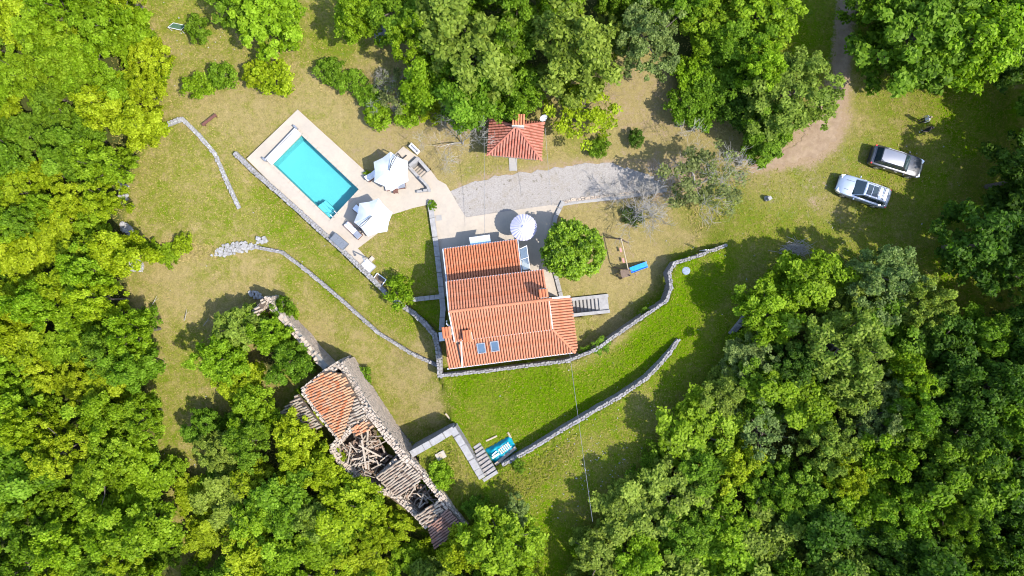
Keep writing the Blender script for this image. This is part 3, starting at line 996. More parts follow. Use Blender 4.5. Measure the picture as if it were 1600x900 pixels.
# openings in the walls
def wall_opening(name, a, b, z0, z1, mat, parent, fr=WHITE, out=0.04):
    """A framed door or window; a, b are world xy of its ends on the wall line, outside on the left of a->b."""
    a, b = Vector((a[0], a[1], 0)), Vector((b[0], b[1], 0))
    d = (b - a).normalized()
    n = Vector((-d.y, d.x, 0))
    L = (b - a).length
    ang = math.atan2(d.y, d.x)
    c = (a + b) / 2 + n * out
    mb = MB()
    for zz in (z0 + .04, z1 - .04): mb.box((c.x, c.y, zz), (L, .1, .08), ang)
    for s in (-1, 1):
        e = c + d * s * (L / 2 - .04)
        mb.box((e.x, e.y, (z0 + z1) / 2), (.08, .1, z1 - z0 - .16), ang)
    fo = mb.build(name, fr, parent)
    mb = MB()
    mb.box((c.x, c.y, (z0 + z1) / 2), (L - .15, .04, z1 - z0 - .15), ang)
    mb.build('pane', mat, fo)


nw0, nw1 = P(697, 395, 2.6), P(806, 380, 2.6)
for t0, t1, z0, z1, nm in ((.1, .24, .9, 2.0, 'window'), (.36, .55, .1, 2.1, 'door'), (.7, .86, .9, 2.0, 'window')):
    wall_opening(nm, nw0.lerp(nw1, t0), nw0.lerp(nw1, t1), z0, z1, GLASS_SKY, house)
ee0, ee1 = P(806, 380, 2.6), P(812, 426, 3.35)
wall_opening('door', ee0.lerp(ee1, .2), ee0.lerp(ee1, .8), .1, 2.15, GLASS_SKY, house)
ww0, ww1 = P(707, 487, 6.15), P(702, 444, 4.85)
wall_opening('window', ww0.lerp(ww1, .1), ww0.lerp(ww1, .4), 2.6, 3.7, GLASS_SKY, house)
# glass canopy over the side door
mb = MB()
a, b, c2, d2 = P(812, 389, 2.5), P(823, 384, 2.35), P(828, 420, 2.35), P(817, 422, 2.5)
for p, q in ((a, b), (b, c2), (c2, d2)):
    mb.beam(p, q, .05, .06)
mb.beam(a.lerp(d2, .5), b.lerp(c2, .5), .04, .05)
for p in (b, c2):
    mb.beam(Vector((p.x, p.y, .1)), p, .06, .06)
gc = mb.build('glass_canopy', WHITE, house)
mb = MB()
for t0, t1 in ((0, .5), (.5, 1)):
    e = [a.lerp(d2, t0 + .02), b.lerp(c2, t0 + .02), b.lerp(c2, t1 - .02), a.lerp(d2, t1 - .02)]
    mb.box8([p - Vector((0, 0, .012)) for p in e], [p + Vector((0, 0, .012)) for p in e])
mb.build('pane', GLASS_TINT, gc)
# striped awning over the north door: white outer half, pale blue inner half
AWN_BLUE = M_noise('awning_blue', (0.32, 0.44, 0.53), (0.36, 0.49, 0.58), 3, 0.8)
aw = [P(733, 371, 2.05), P(765, 366.5, 2.05), P(766, 373, 2.3), P(734, 377, 2.3)]
bw = [P(734, 377, 2.3), P(766, 373, 2.3), P(767, 381, 2.55), P(735.5, 385, 2.55)]
for q, mt, nm in ((aw, WHITE, 'awning_valance'), (bw, AWN_BLUE, 'awning')):
    mb = MB()
    mb.box8([p - Vector((0, 0, .03)) for p in q], q)
    mb.build(nm, mt, house)
# white cabinet and flue by the west chimney
mb = MB()
q = P(690, 526, .9)
mb.box((q.x, q.y, .45), (.45, .8, 1.1), R(7))
mb.build('meter_box', WHITE, house)
q0 = P(703, 502, 4.9)
mb = MB()
mb.tube([(q0.x - .3, q0.y, 4.6), (q0.x - .25, q0.y - .2, 5.2), (q0.x + .1, q0.y - .5, 5.25)], .07, 8)
mb.build('flue_pipe', WHITE, house)

# stairs beside the house, going down to the basement door
def stairwell(name, c, d, wid, n, tread, rise, ztop, label, wall_l, wall_r, mats, landing=0.0):
    """c: middle of the top edge, d: direction of descent."""
    d = Vector((d[0], d[1], 0)).normalized()
    s = Vector((-d.y, d.x, 0))
    c = Vector((c[0], c[1], 0))
    root = thing(name, (c.x, c.y, ztop), label, 'stairs')
    ang = math.atan2(d.y, d.x)
    for i in range(n):
        z1 = ztop - (i + 1) * rise
        q = c + d * (tread * (i + .5))
        mb = MB()
        mb.box((q.x, q.y, z1 - .6), (tread + .03, wid - .01, 1.2), ang)
        mb.box((q.x - d.x * .02, q.y - d.y * .02, z1 + .02), (tread * .98, wid - .03, .05), ang)
        mb.build('step', mats[0], root)
    L = tread * n
    for sg, (w_, hh, ext) in ((1, wall_l), (-1, wall_r)):
        q = c + d * (L / 2 - ext / 2 + .0) + s * sg * (wid / 2 + w_ / 2)
        mb = MB()
        mb.box((q.x, q.y, (ztop + hh - 2.2) / 2), (L + ext, w_, ztop + hh + 2.2), ang)
        mb.build('side_wall', mats[1], root)
    if landing:
        q = c - d * landing / 2
        mb = MB()
        mb.box((q.x, q.y, ztop - .5), (landing, wid - .01, 1.0), ang)
        mb.build('landing', mats[1], root)
    return root


dr = P(894, 479) - P(936, 474.5)
stairwell('stone_stairs', P(936, 475.5), dr, 1.15, 8, .33, .19, .1, 'stone stairs sinking to the east side of the house', (.3, .18, .9), (.3, .18, .9), (PAVING_GREY, COPING), .85)
dr = P(647, 255.5) - P(662.5, 273)
st = stairwell('concrete_stairs', P(662.5, 273), dr, .82, 5, .29, .2, .09, 'narrow stairs going down behind the upper pool parasol', (.26, .30, .5), (.3, .30, .1), (PAVING, COPING))
mb = MB()
a, b = P(640, 260, .4), P(654, 247.5, .4)
mb.beam(a - Vector((0, 0, .5)), b - Vector((0, 0, .5)), .3, 1.4)
mb.build('parapet', COPING, st)
# curved low screen wall at the foot of the stairs
stone_wall('screen_wall', [(656, 278, .75), (662, 284, .75), (668, 291, .7), (670, 296, .65), (655, 299, .4)], .16, 'low pale screen wall curling round the deck beside the narrow stairs', foot=-.1, smooth_cap=True, mat=COPING)

# ------------------------------------------------------------------ small hut
q = P(806, 218, 0)
hz = TZ(q.x, q.y)
hut = thing('garden_hut', (q.x, q.y, hz), 'small square hut with a pink hipped tile roof above the gravel', 'hut')
ez, az = hz + 2.5, hz + 3.9
NW, NE, SE, SW = P(766, 186, ez), P(849, 192, ez), P(845, 249, ez), P(762.5, 241, ez)
AP = P(807, 197, az)
AP2 = P(807, 193, az)
mb = MB()
block(mb, [(772, 190, ez - .1), (768, 236, ez - .1), (839, 243, ez - .1), (842, 196, ez - .1)], hz - .2)
mb.build('wall', STONE_WARM, hut)
tiled_slope(hut, [SW, SE, AP], TILE_PINK, TILE_BED, pitch=.24)
tiled_slope(hut, [NW, SW, AP], TILE_PINK, TILE_BED, pitch=.24, tile=.36)
tiled_slope(hut, [SE, NE, AP], TILE_PINK, TILE_BED, pitch=.24, tile=.36)
tiled_slope(hut, [NE, NW, AP], TILE_PINK, TILE_BED, pitch=.24, tile=.36)
for e in (SW, SE, NE, NW): ridge_tiles(hut, AP, e, TILE_PINK, .1, .4)
cq = P(810, 191, az + .2)
mb = MB()
mb.box((cq.x, cq.y, az - .2), (1.05, .85, 1.5), R(-5))
hc = mb.build('chimney', PLASTER, hut)
tiled_slope(hut, [P(800, 177.5, az + .85), P(820, 178.5, az + .85), P(820, 195, az + .55), P(800, 194.5, az + .55)], TILE_NEW, TILE_BED, pitch=.24, name='chimney_roof')
mb = MB()
d0, d1 = P(796, 238, 2), P(810, 239.5, 2)
wall_opening('door', (d1.x, d1.y - .08), (d0.x, d0.y - .08), hz, hz + 2.0, WOOD_DARK, hut, WOOD_DARK, -.02)

# ------------------------------------------------------------------ ruin
rb = P(590, 690, -1)
ruin = thing('ruined_house', (rb.x, rb.y, -1.2), 'long ruined stone house with part fallen roof below the lawn', 'ruin')


def ruin_wall(pix, width, foot, ragged=.16, mat=STONE_WARM):
    """Rough masonry of the ruin, with a broken top."""
    pts = wpath([(p[0], p[1], p[2] - 1.35) for p in pix])
    core, st = MB(), MB()
    for a, b in zip(pts[:-1], pts[1:]):
        d = Vector((b.x - a.x, b.y - a.y, 0))
        L = d.length
        d.normalize()
        n = Vector((-d.y, d.x, 0))
        ang = math.atan2(d.y, d.x)
        hw = width / 2 - .06
        v = lambda p, z: Vector((p.x, p.y, z))
        core.box8([v(a - n * hw, foot), v(b - n * hw, foot), v(b + n * hw, foot), v(a + n * hw, foot)], [a - n * hw - Vector((0, 0, .15)), b - n * hw - Vector((0, 0, .15)), b + n * hw - Vector((0, 0, .15)), a + n * hw - Vector((0, 0, .15))])
        s = 0
        while s < L:
            l = random.uniform(.14, .34)
            q = a.lerp(b, min(1, (s + l / 2) / L))
            k = -width / 2
            while k < width / 2 - .1:
                w2 = random.uniform(.13, .28)
                st.stone((q.x + n.x * (k + w2 / 2), q.y + n.y * (k + w2 / 2), q.z - .1 + random.uniform(-ragged, ragged)), (l * 1.05, w2 * 1.02, .3), ang + random.uniform(-.3, .3), .3)
                k += w2
            s += l
        for sg in (-1, 1):
            z = min(a.z, b.z) - .2
            while z > foot + .1:
                s = random.uniform(-.2, 0)
                h = random.uniform(.2, .3)
                while s < L:
                    l = random.uniform(.3, .6)
                    q = a.lerp(b, min(1, max(0, (s + l / 2) / L)))
                    st.stone((q.x + n.x * sg * (hw - .02), q.y + n.y * sg * (hw - .02), z - h / 2), (l * .96, .2 + random.uniform(-.03, .04), h * .93), ang + random.uniform(-.07, .07), .22)
                    s += l
                z -= h
    o = core.build('wall', MORTAR, ruin)
    st.build('stones', mat, o, kind='stuff')


RF = -1.6
ruin_wall([(531, 568, 4.6), (556, 607, 4.7), (576, 645, 5.2), (600, 676, 4.6), (630, 714, 4.5), (660, 742, 4.3), (690, 778, 4.4), (700, 792, 4.3)], .6, RF)
ruin_wall([(700, 792, 4.2), (727, 822, 3.9)], .5, RF)
ruin_wall([(531, 568, 4.5), (508, 583, 4.4), (474, 610, 3.9)], .6, RF)
ruin_wall([(474, 612, 3.9), (500, 646, 4.0), (530, 684, 3.8)], .6, RF)
ruin_wall([(530, 686, 4.0), (552, 668, 4.2), (574, 652, 4.8)], .55, RF)
ruin_wall([(518, 700, 3.4), (530, 720, 2.8), (553, 740, 2.4), (570, 755, 2.2)], .6, RF)
ruin_wall([(518, 700, 3.4), (530, 688, 3.6)], .6, RF)
ruin_wall([(590, 748, 3.0), (604, 736, 3.4), (620, 718, 3.9)], .5, RF)
ruin_wall([(570, 756, 2.2), (600, 768, 2.6), (622, 778, 2.6), (645, 800, 2.9), (668, 824, 3.3)], .5, RF)
ruin_wall([(670, 824, 3.4), (685, 806, 3.7), (700, 792, 4.2)], .5, RF)


def ruin_roof(pix, pref, z0, kslope, mat, dirn=(-.91, .41), **kw):
    """Roof sloping towards dirn (pixel direction) from pref at height z0."""
    pts = []
    for px, py in pix:
        t = (px - pref[0]) * dirn[0] + (py - pref[1]) * dirn[1]
        pts.append(P(px, py, z0 - 1.35 - kslope * t))
    return tiled_slope(ruin, pts, mat, TILE_BED_OLD, **kw)


ruin_roof([(507, 580), (538, 584), (556, 618), (541, 668), (532, 686), (474, 609)], (538, 584), 5.1, .018, TILE_OLD, jit=.016, drop=.02)
ruin_roof([(557, 618), (572, 650), (542, 667)], (538, 584), 5.08, .018, TILE_GREY, jit=.03, drop=.06)
ruin_roof([(466, 616), (504, 667), (480, 671), (436, 647)], (466, 616), 3.4, .03, TILE_GREY, jit=.03, drop=.05)
ruin_roof([(590, 744), (628, 715), (663, 746), (622, 777)], (631, 718), 4.3, .018, TILE_GREY, dirn=(-.8, .6), jit=.025, drop=.03)
ruin_roof([(649, 805), (688, 780), (698, 792), (664, 822)], (689, 780), 4.4, .018, TILE_GREY, dirn=(-.8, .6), jit=.04, drop=.1)
ruin_roof([(548, 668), (576, 655), (585, 668), (553, 684)], (575, 652), 4.9, .02, TILE_OLD, dirn=(-.85, .5), jit=.05, drop=.2)
ruin_roof([(669, 824), (700, 794), (725, 822), (680, 858)], (701, 793), 4.35, .014, TILE_BROWN, dirn=(-.78, .62), jit=.02, drop=.03)
ruin_roof([(398, 488), (410, 466), (417, 471), (404, 493)], (412, 466), 3.5, .005, TILE_GREY, dirn=(-.9, .45), jit=.03, drop=.1)
# fallen timber and rubble in the open bays
rr = random.Random(11)


def scatter_beams(poly_px, n, z0, z1, lmin, lmax, wmin=.08, wmax=.2):
    xs = [p[0] for p in poly_px]
    ys = [p[1] for p in poly_px]
    k = 0
    while k < n:
        x, y = rr.uniform(min(xs), max(xs)), rr.uniform(min(ys), max(ys))
        if not in_poly(np.array([x]), np.array([float(y)]), poly_px)[0]: continue
        z = rr.uniform(z0 * .6 - .35, z1 - 1.0)
        q = P(x, y, z)
        L = rr.uniform(lmin, lmax)
        a = rr.choice([rr.gauss(-.9, .35), rr.gauss(.65, .35), rr.uniform(0, 3.14)])
        pit = rr.gauss(0, .22)
        d = Vector((math.cos(a) * math.cos(pit), math.sin(a) * math.cos(pit), math.sin(pit))) * L / 2
        mb = MB()
        mb.beam(q - d, q + d, rr.uniform(wmin, wmax), rr.uniform(.06, .14))
        mb.build('fallen_beam', WOOD_GREY, ruin)
        k += 1


bay1 = [(535, 700), (574, 665), (612, 714), (570, 748)]
bay2 = [(628, 775), (655, 752), (684, 778), (648, 798)]
scatter_beams(bay1, 75, -.2, 2.9, .5, 2.2, .05, .13)
scatter_beams([(555, 690), (580, 680), (600, 705), (575, 725)], 4, 2.2, 3.2, 2.2, 3.4, .14, .2)
scatter_beams(bay2, 40, .3, 2.6, .4, 1.4, .05, .13)
scatter_beams([(578, 760), (600, 752), (616, 774), (600, 782)], 7, 1.5, 2.4, .6, 1.5)
mb = MB()
for _ in range(5200):
    poly = rr.choice([bay1, bay1, bay2])
    x, y = rr.uniform(520, 690), rr.uniform(660, 800)
    if not in_poly(np.array([x]), np.array([float(y)]), poly)[0]: continue
    z = rr.uniform(-.5, .95)
    q = P(x, y, z)
    mb.stone((q.x, q.y, z), (rr.uniform(.12, .42), rr.uniform(.1, .26), rr.uniform(.06, .2)), rr.uniform(0, 3), .3)
mb.build('rubble', M_noise('ruin_rubble', (0.13, 0.085, 0.06), (0.29, 0.20, 0.145), 5, .95, .6, 20, island=.6), ruin, kind='stuff')
mb = MB()
mb.prism([tuple(P(*p)[:2]) for p in [(530, 575), (655, 707), (725, 815), (690, 845), (560, 745), (490, 640)]], -1.9, -.7)
mb.build('rubble_floor', SOIL, ruin)
# the roofless enclosure wall north of the ruin
stone_wall('ruined_wall', [(417, 467, 2.1), (426, 480, 1.5), (438, 494, 1.7), (452, 510, 1.2), (470, 530, 1.6), (485, 548, 1.3), (508, 574, 1.9)], .6, 'broken rubble wall running from the ruin up to the dry lawn', mat=STONE_WARM, ragged=.2, sl=(.25, .5))
stone_wall('ruined_wall', [(418, 466, 2.1), (408, 477, 2.0), (396, 489, 1.5), (380, 505, .6), (355, 522, -.4)], .5, 'leaning end wall of the ruin throwing a pointed shadow on the lawn', mat=STONE_WARM, ragged=.15, sl=(.25, .5))

# ------------------------------------------------------------------ swimming pool
pA, pB, pC, pD = [P(*p) for p in ((471, 211), (426, 256), (517, 343), (561, 296))]
pm = (pA + pC) / 2
pool = thing('swimming_pool', (pm.x, pm.y, -1.6), 'rectangular turquoise swimming pool set in the cream deck', 'pool')
mb = MB()
ins = [pA, pB, pC, pD]
out = [pm + (p - pm) * 1.02 for p in ins]
zt, zb = .07, -1.5
vs = [Vector((p.x, p.y, zt)) for p in ins] + [Vector((p.x, p.y, zb)) for p in ins] + [Vector((p.x, p.y, zb - .1)) for p in out] + [Vector((p.x, p.y, zt)) for p in out]
fs = []
for i in range(4):
    j = (i + 1) % 4
    fs += [(i, j, 4 + j, 4 + i), (8 + i, 8 + j, 12 + j, 12 + i), (12 + i, 12 + j, j, i)]
fs += [(4, 5, 6, 7), (11, 10, 9, 8)]
mb.add(vs, fs)
mb.build('pool_basin', POOL_LINER, pool)
mb = MB()
mb.prism([(p.x, p.y) for p in [pm + (p - pm) * .998 for p in ins]], -.04, -.03)
mb.build('water', WATER, pool)
eBC = (pC - pB).normalized()
eCD = (pD - pC).normalized()
for i in range(3):
    a = pB.lerp(pC, .76 + .0 * i)
    wv = .85 - .26 * i
    poly = [a + eCD * .02, pC - eBC * .02 + eCD * .02, pC - eBC * .02 + eCD * wv, a + eCD * wv]
    mb = MB()
    mb.prism([(p.x, p.y) for p in poly], -1.48, -.75 + .22 * i)
    mb.build('pool_step', POOL_STEP, pool)
mb = MB()
rim = [pA, pB, pC, pD]
for i in range(4):
    a, b = rim[i], rim[(i + 1) % 4]
    d = (b - a).normalized()
    n = Vector((d.y, -d.x, 0))
    n = n if n.dot((a + b) / 2 - pm) > 0 else -n
    a2, b2 = a - d * .28 * (1 if True else 0), b + d * .0
    e = [a2, b2, b2 + n * .28, a2 + n * .28]
    L = (b2 - a2).length
    k = int(L / .62)
    for s in range(k):
        t0, t1 = s / k + .004, (s + 1) / k - .004
        q = [a2.lerp(b2, t0), a2.lerp(b2, t1), a2.lerp(b2, t1) + n * .28, a2.lerp(b2, t0) + n * .28]
        mb.box8([Vector((p.x, p.y, .05)) for p in q], [Vector((p.x, p.y, .125)) for p in q])
mb.build('pool_coping', PAVING, pool, kind='stuff')
# roller cover at the head of the pool
rc = thing('pool_cover_roller', tuple((pA + pB) / 2), 'white pool cover box with roller at the head of the pool', 'pool cover')
a, b = P(467, 206, .4), P(421, 254, .4)
d = (b - a).normalized()
n = Vector((-d.y, d.x, 0))
if n.dot(P(465, 171) - a) < 0: n = -n
mb = MB()
mb.beam(a + n * .05 - Vector((0, 0, .02)), b + n * .05 - Vector((0, 0, .02)), .62, .1)
mb.build('lid', WHITE, rc)
mb = MB()
mb.beam(Vector((a.x, a.y, .2)) + n * .05, Vector((b.x, b.y, .2)) + n * .05, .5, .3)
mb.build('box', WHITE, rc)
mb = MB()
mb.tube([Vector((a.x, a.y, .36)) + n * .5 - d * .1, Vector((b.x, b.y, .36)) + n * .5 + d * .1], .09, 10)
mb.build('roller_tube', METAL_GREY, rc)
for e in (a - d * .1, b + d * .1):
    mb = MB()
    mb.box((e.x + n.x * .5, e.y + n.y * .5, .3), (.16, .42, .55), math.atan2(d.y, d.x))
    mb.build('end_bracket', METAL_GREY, rc)
mb = MB()
e = pC - eBC * .35 + eCD * .5
for s in (0, .5):
    q = pC + eCD * (.35 + s) + eBC * .15
    mb.tube([q + Vector((0, 0, .05)), q + Vector((0, 0, .75)), q - eBC * .25 + Vector((0, 0, .85)), q - eBC * .5 + Vector((0, 0, .3)), q - eBC * .5 + Vector((0, 0, -.7))], .022, 8)
lad = thing('pool_ladder', tuple(pC + eCD * .6), 'chrome pool ladder at the bottom corner of the pool', 'ladder')
mb.build('rail', METAL_GREY, lad)
mb = MB()
for z in (-.25, -.55):
    mb.beam(pC + eCD * .35 - eBC * .35 + Vector((0, 0, z)), pC + eCD * .85 - eBC * .35 + Vector((0, 0, z)), .08, .03)
mb.build('rung', METAL_GREY, lad)

# ------------------------------------------------------------------ parasols
def cantilever_parasol(cx, cy, base_px, rot, label, rad=1.75, sides=6, z=2.35):
    c = P(cx, cy, z + .3)
    b = P(*base_px, .1)
    root = thing('cantilever_parasol', (b.x, b.y, .09), label, 'parasol', 'pool parasols')
    rim = [Vector((c.x + rad * math.cos(rot + 2 * math.pi * i / sides), c.y + rad * math.sin(rot + 2 * math.pi * i / sides), z)) for i in range(sides)]
    top = Vector((c.x, c.y, z + .62))
    vs, fs = [top], []
    rings = 5
    for r in range(1, rings + 1):
        t = r / rings
        for i in range(sides):
            for h in (0, 1):
                p, q = rim[i], rim[(i + 1) % sides]
                e = p if h == 0 else (p + q) / 2 - (p + q - 2 * Vector((c.x, c.y, z))) * .03
                v = top.lerp(e, t)
                v.z += .10 * math.sin(math.pi * t) - (.04 if h else 0) * t
                vs.append(v)
    m = sides * 2
    for i in range(m): fs.append((0, 1 + i, 1 + (i + 1) % m))
    for r in range(rings - 1):
        for i in range(m):
            a, b2 = 1 + r * m + i, 1 + r * m + (i + 1) % m
            fs.append((a, a + m, b2 + m, b2))
    base = 1 + (rings - 1) * m
    k = len(vs)
    for i in range(m): vs.append(vs[base + i] - Vector((0, 0, .16)))
    for i in range(m): fs.append((base + i, k + i, k + (i + 1) % m, base + (i + 1) % m))
    mb = MB()
    mb.add(vs, fs)
    mb.build('canopy', CANVAS, root)
    mb = MB()
    for i in range(sides): mb.tube([top - Vector((0, 0, .08)), rim[i] - Vector((0, 0, .03))], .015, 5)
    mb.build('ribs', METAL_DARK, root)
    mt = Vector((b.x, b.y, 2.75))
    mb = MB()
    mb.tube([(b.x, b.y, .1), mt], .05, 8)
    mb.build('mast', METAL_DARK, root)
    mb = MB()
    tp = top + Vector((0, 0, .22))
    sd_ = (tp - mt).cross(Vector((0, 0, 1))).normalized() * .09
    for s in (-1, 1): mb.tube([mt + sd_ * s * .4, mt.lerp(tp, .5) + Vector((0, 0, .15)) + sd_ * s * (1.6 if s > 0 else .4), tp], .028, 6)
    mb.tube([tp, top], .04, 6)
    mb.build('arm', METAL_DARK, root)
    mb = MB()
    for a in (0, math.pi / 2):
        mb.box((b.x, b.y, .14), (1.0, .1, .07), a + .7)
    mb.build('foot', METAL_DARK, root)
    return root


cantilever_parasol(610, 267, (629, 248), .55, 'white parasol shading a lounger near the narrow stairs')
cantilever_parasol(582, 339, (567, 362), .25, 'white parasol between the pool corner and the small lawn')


def round_parasol(cx, cy, label):
    z = 2.35
    c = P(cx, cy, z + .2)
    root = thing('round_parasol', (c.x, c.y, .09), label, 'parasol')
    n, rad = 24, 1.2
    top = Vector((c.x, c.y, z + .6))
    vs, fs = [top], []
    for t in (.35, .7, 1.0):
        for i in range(n * 2):
            a = math.pi * i / n
            r = rad * t * (1 if i % 2 == 0 else .965)
            h = z + .6 * (1 - t ** 1.35) - (.0 if i % 2 == 0 else .05 * t)
            vs.append(Vector((c.x + r * math.cos(a), c.y + r * math.sin(a), h)))
    m = n * 2
    for i in range(m): fs.append((0, 1 + i, 1 + (i + 1) % m))
    for r in range(2):
        for i in range(m):
            a, b = 1 + r * m + i, 1 + r * m + (i + 1) % m
            fs.append((a, a + m, b + m, b))
    k = len(vs)
    base = 1 + 2 * m
    for i in range(m): vs.append(vs[base + i] - Vector((0, 0, .14)))
    for i in range(m): fs.append((base + i, k + i, k + (i + 1) % m, base + (i + 1) % m))
    mb = MB()
    mb.add(vs, fs)
    mb.build('canopy', CANVAS_LILAC, root)
    mb = MB()
    mb.tube([(c.x, c.y, .1), (c.x, c.y, z + .62)], .03, 8)
    mb.build('pole', WOOD_PALE, root)
    mb = MB()
    mb.lathe([(.03, .16), (.12, .16), (.12, .20), (.04, .24)], (c.x, c.y, z + .46), 10)
    mb.build('finial', WHITE, root)
    mb = MB()
    mb.lathe([(.34, 0), (.34, .08), (.08, .16)], (c.x, c.y, .09), 16)
    mb.build('base', METAL_GREY, root)


round_parasol(818, 355, 'round lilac white parasol standing on the shaded patio')


# ------------------------------------------------------------------ pool furniture
def lounger(cx, cy, ang, label, grey=False, back=.35):
    q = P(cx, cy, .35)
    root = thing('sun_lounger', (q.x, q.y, .09), label, 'sun lounger', 'sun loungers by the pool', rz=ang, local=True)
    mb = MB()
    for s in (-1, 1):
        mb.box((0, s * .3, .28), (1.9, .05, .07))
    for x in (-.93, -.3, .3, .93): mb.box((x, 0, .28), (.05, .56, .05))
    mb.build('frame', WOOD_DARK, root)
    for x in (-.8, .8):
        for s in (-1, 1):
            mb = MB()
            mb.box((x, s * .3, .12), (.06, .05, .25))
            mb.build('leg', WOOD_DARK, root)
    mb = MB()
    mb.box8([(-.25, -.27, .32), (.92, -.27, .32), (.92, .27, .32), (-.25, .27, .32)], [(-.25, -.26, .4), (.91, -.26, .39), (.91, .26, .39), (-.25, .26, .4)])
    mb.build('seat_cushion', CUSHION, root)
    mb = MB()
    mb.box8([(-.95, -.27, .34 + back), (-.26, -.27, .33), (-.26, .27, .33), (-.95, .27, .34 + back)], [(-.93, -.26, .42 + back), (-.25, -.26, .41), (-.25, .26, .41), (-.93, .26, .42 + back)])
    mb.build('back_cushion', CUSHION_GREY if grey else CUSHION, root)
    return root


lounger(618, 291, math.pi + R(8), 'white cushioned lounger peeping out below the upper pool parasol', True)
lounger(552, 360, math.pi - R(44), 'white lounger with grey headrest on the deck left of the lower parasol', True)
lounger(566, 333, math.pi - R(40), 'dark framed lounger half under the lower pool parasol')
lounger(586, 271, R(38), 'lounger on the left of the upper parasol facing the pool')


def side_table(cx, cy, rz, label):
    q = P(cx, cy, .4)
    root = thing('side_table', (q.x, q.y, .09), label, 'side table', 'small side tables by the pool', rz=rz, local=True)
    mb = MB()
    for i in range(5): mb.box((-.18 + i * .09, 0, .4), (.08, .45, .025))
    mb.build('table_top', WOOD_DARK, root)
    for x in (-.18, .18):
        for y in (-.18, .18):
            mb = MB()
            mb.box((x, y, .195), (.04, .04, .385))
            mb.build('leg', WOOD_DARK, root)


side_table(559, 347, R(-40), 'brown wooden side table between two loungers at the lower parasol')
side_table(618.5, 298.5, R(5), 'brown wooden side table just below the upper parasol lounger')

# grey rattan storage chest by the wall
q = P(530, 377, .6)
ch = thing('storage_chest', (q.x, q.y, .09), 'dark grey rattan chest against the pool wall', 'chest', rz=R(-41), local=True)
mb = MB()
mb.box((0, 0, .3), (1.5, .72, .58))
mb.build('body', RATTAN, ch)
for s in (-1, 0, 1):
    mb = MB()
    mb.box((s * .5, 0, .63), (.49, .78, .07))
    mb.build('lid_panel', RATTAN, ch)

# outdoor shower with white tray
q = P(574, 416, .1)
sh = thing('outdoor_shower', (q.x, q.y, .05), 'outdoor shower with a square white tray at the end of the deck', 'shower')
mb = MB()
tray = [P(561, 416.5, .14), P(575, 429, .14), P(587.5, 416.5, .14), P(573.5, 404, .14)]
mb.prism([(p.x, p.y) for p in tray][::-1], -.1, .12)
tr = mb.build('tray', WHITE, sh)
mb = MB()
for i in range(4):
    a, b = tray[i], tray[(i + 1) % 4]
    mb.beam(Vector((a.x, a.y, .15)), Vector((b.x, b.y, .15)), .08, .07)
mb.build('tray_rim', COPING, tr)
mb = MB()
s0 = P(574, 403, .1)
mb.tube([(s0.x, s0.y, 0), (s0.x, s0.y, 2.1), (s0.x + .1, s0.y - .15, 2.25), (s0.x + .2, s0.y - .35, 2.22)], .06, 10)
mb.build('post', METAL_GREY, sh)
mb = MB()
mb.lathe([(.12, -.04), (.12, 0), (.03, .04)], (s0.x + .2, s0.y - .37, 2.18), 12)
mb.build('shower_head', METAL_GREY, sh)
mb = MB()
q = P(581, 404.5, .1)
mb.box((q.x, q.y, .06), (.42, .36, .22), R(45))
mb.build('stepping_stone', PAVING, sh)

# framed planting bed
q = P(592.5, 437.5, .1)
pb = thing('planter_frame', (q.x, q.y, 0), 'white edged square planting bed beside the pool wall', 'planter', rz=R(-36), local=True)
mb = MB()
for s in (-1, 1):
    mb.box((0, s * .4, .1), (1.0, .07, .22))
    mb.box((s * .5, 0, .1), (.07, .73, .22))
mb.build('frame', WHITE, pb)
mb = MB()
mb.box((0, 0, .06), (.93, .73, .16))
mb.build('soil', SOIL, pb)

# white box bench by the stairs
q = P(648, 232, .3)
bn = thing('box_bench', (q.x, q.y, .09), 'white box with open grey lid above the narrow pool stairs', 'box', rz=R(-44), local=True)
mb = MB()
mb.box((0, .1, .25), (1.05, .12, .5))
mb.box((0, -.2, .2), (1.05, .1, .4))
for s in (-1, 1): mb.box((s * .48, -.05, .2), (.09, .2, .4))
mb.build('body', WHITE, bn)
mb = MB()
mb.box((0, -.05, .18), (.87, .2, .05))
mb.build('inside', CUSHION_GREY, bn)

# plank bench on the lawn
q = PG(330, 189)
be = thing('plank_bench', tuple(q), 'narrow brown plank bench on the dry lawn above the pool', 'bench', rz=R(38), local=True)
mb = MB()
mb.box((0, 0, .45), (1.6, .26, .06))
mb.build('seat', WOOD_DARK, be)
for s in (-1, 1):
    mb = MB()
    mb.box((s * .65, 0, .21), (.08, .22, .42))
    mb.build('leg', WOOD_DARK, be)

# small football goal
NET = M_noise('net', (0.03, 0.08, 0.05), (0.05, 0.11, 0.07), 9, .8)
q = PG(280, 44)
go = thing('football_goal', tuple(q), 'small white framed goal with dark net near the top left clearing', 'goal', rz=R(-12), local=True)
mb = MB()
for s in (-1, 1):
    mb.tube([(s * .6, -.35, 0), (s * .6, -.35, .8), (s * .6, .35, .05)], .024, 6)
mb.tube([(-.6, -.35, .8), (.6, -.35, .8)], .024, 6)
mb.tube([(-.6, .35, .05), (.6, .35, .05)], .024, 6)
mb.build('frame', WHITE, go)
mb = MB()
for i in range(11):
    t = i / 10
    mb.tube([(-.6 + 1.2 * t, -.35, .8), (-.6 + 1.2 * t, .35, .05)], .016, 3, cap=False)
    mb.tube([(-.6, -.35 + .7 * t, .8 - .75 * t), (.6, -.35 + .7 * t, .8 - .75 * t)], .016, 3, cap=False)
mb.build('net', NET, go, kind='stuff')

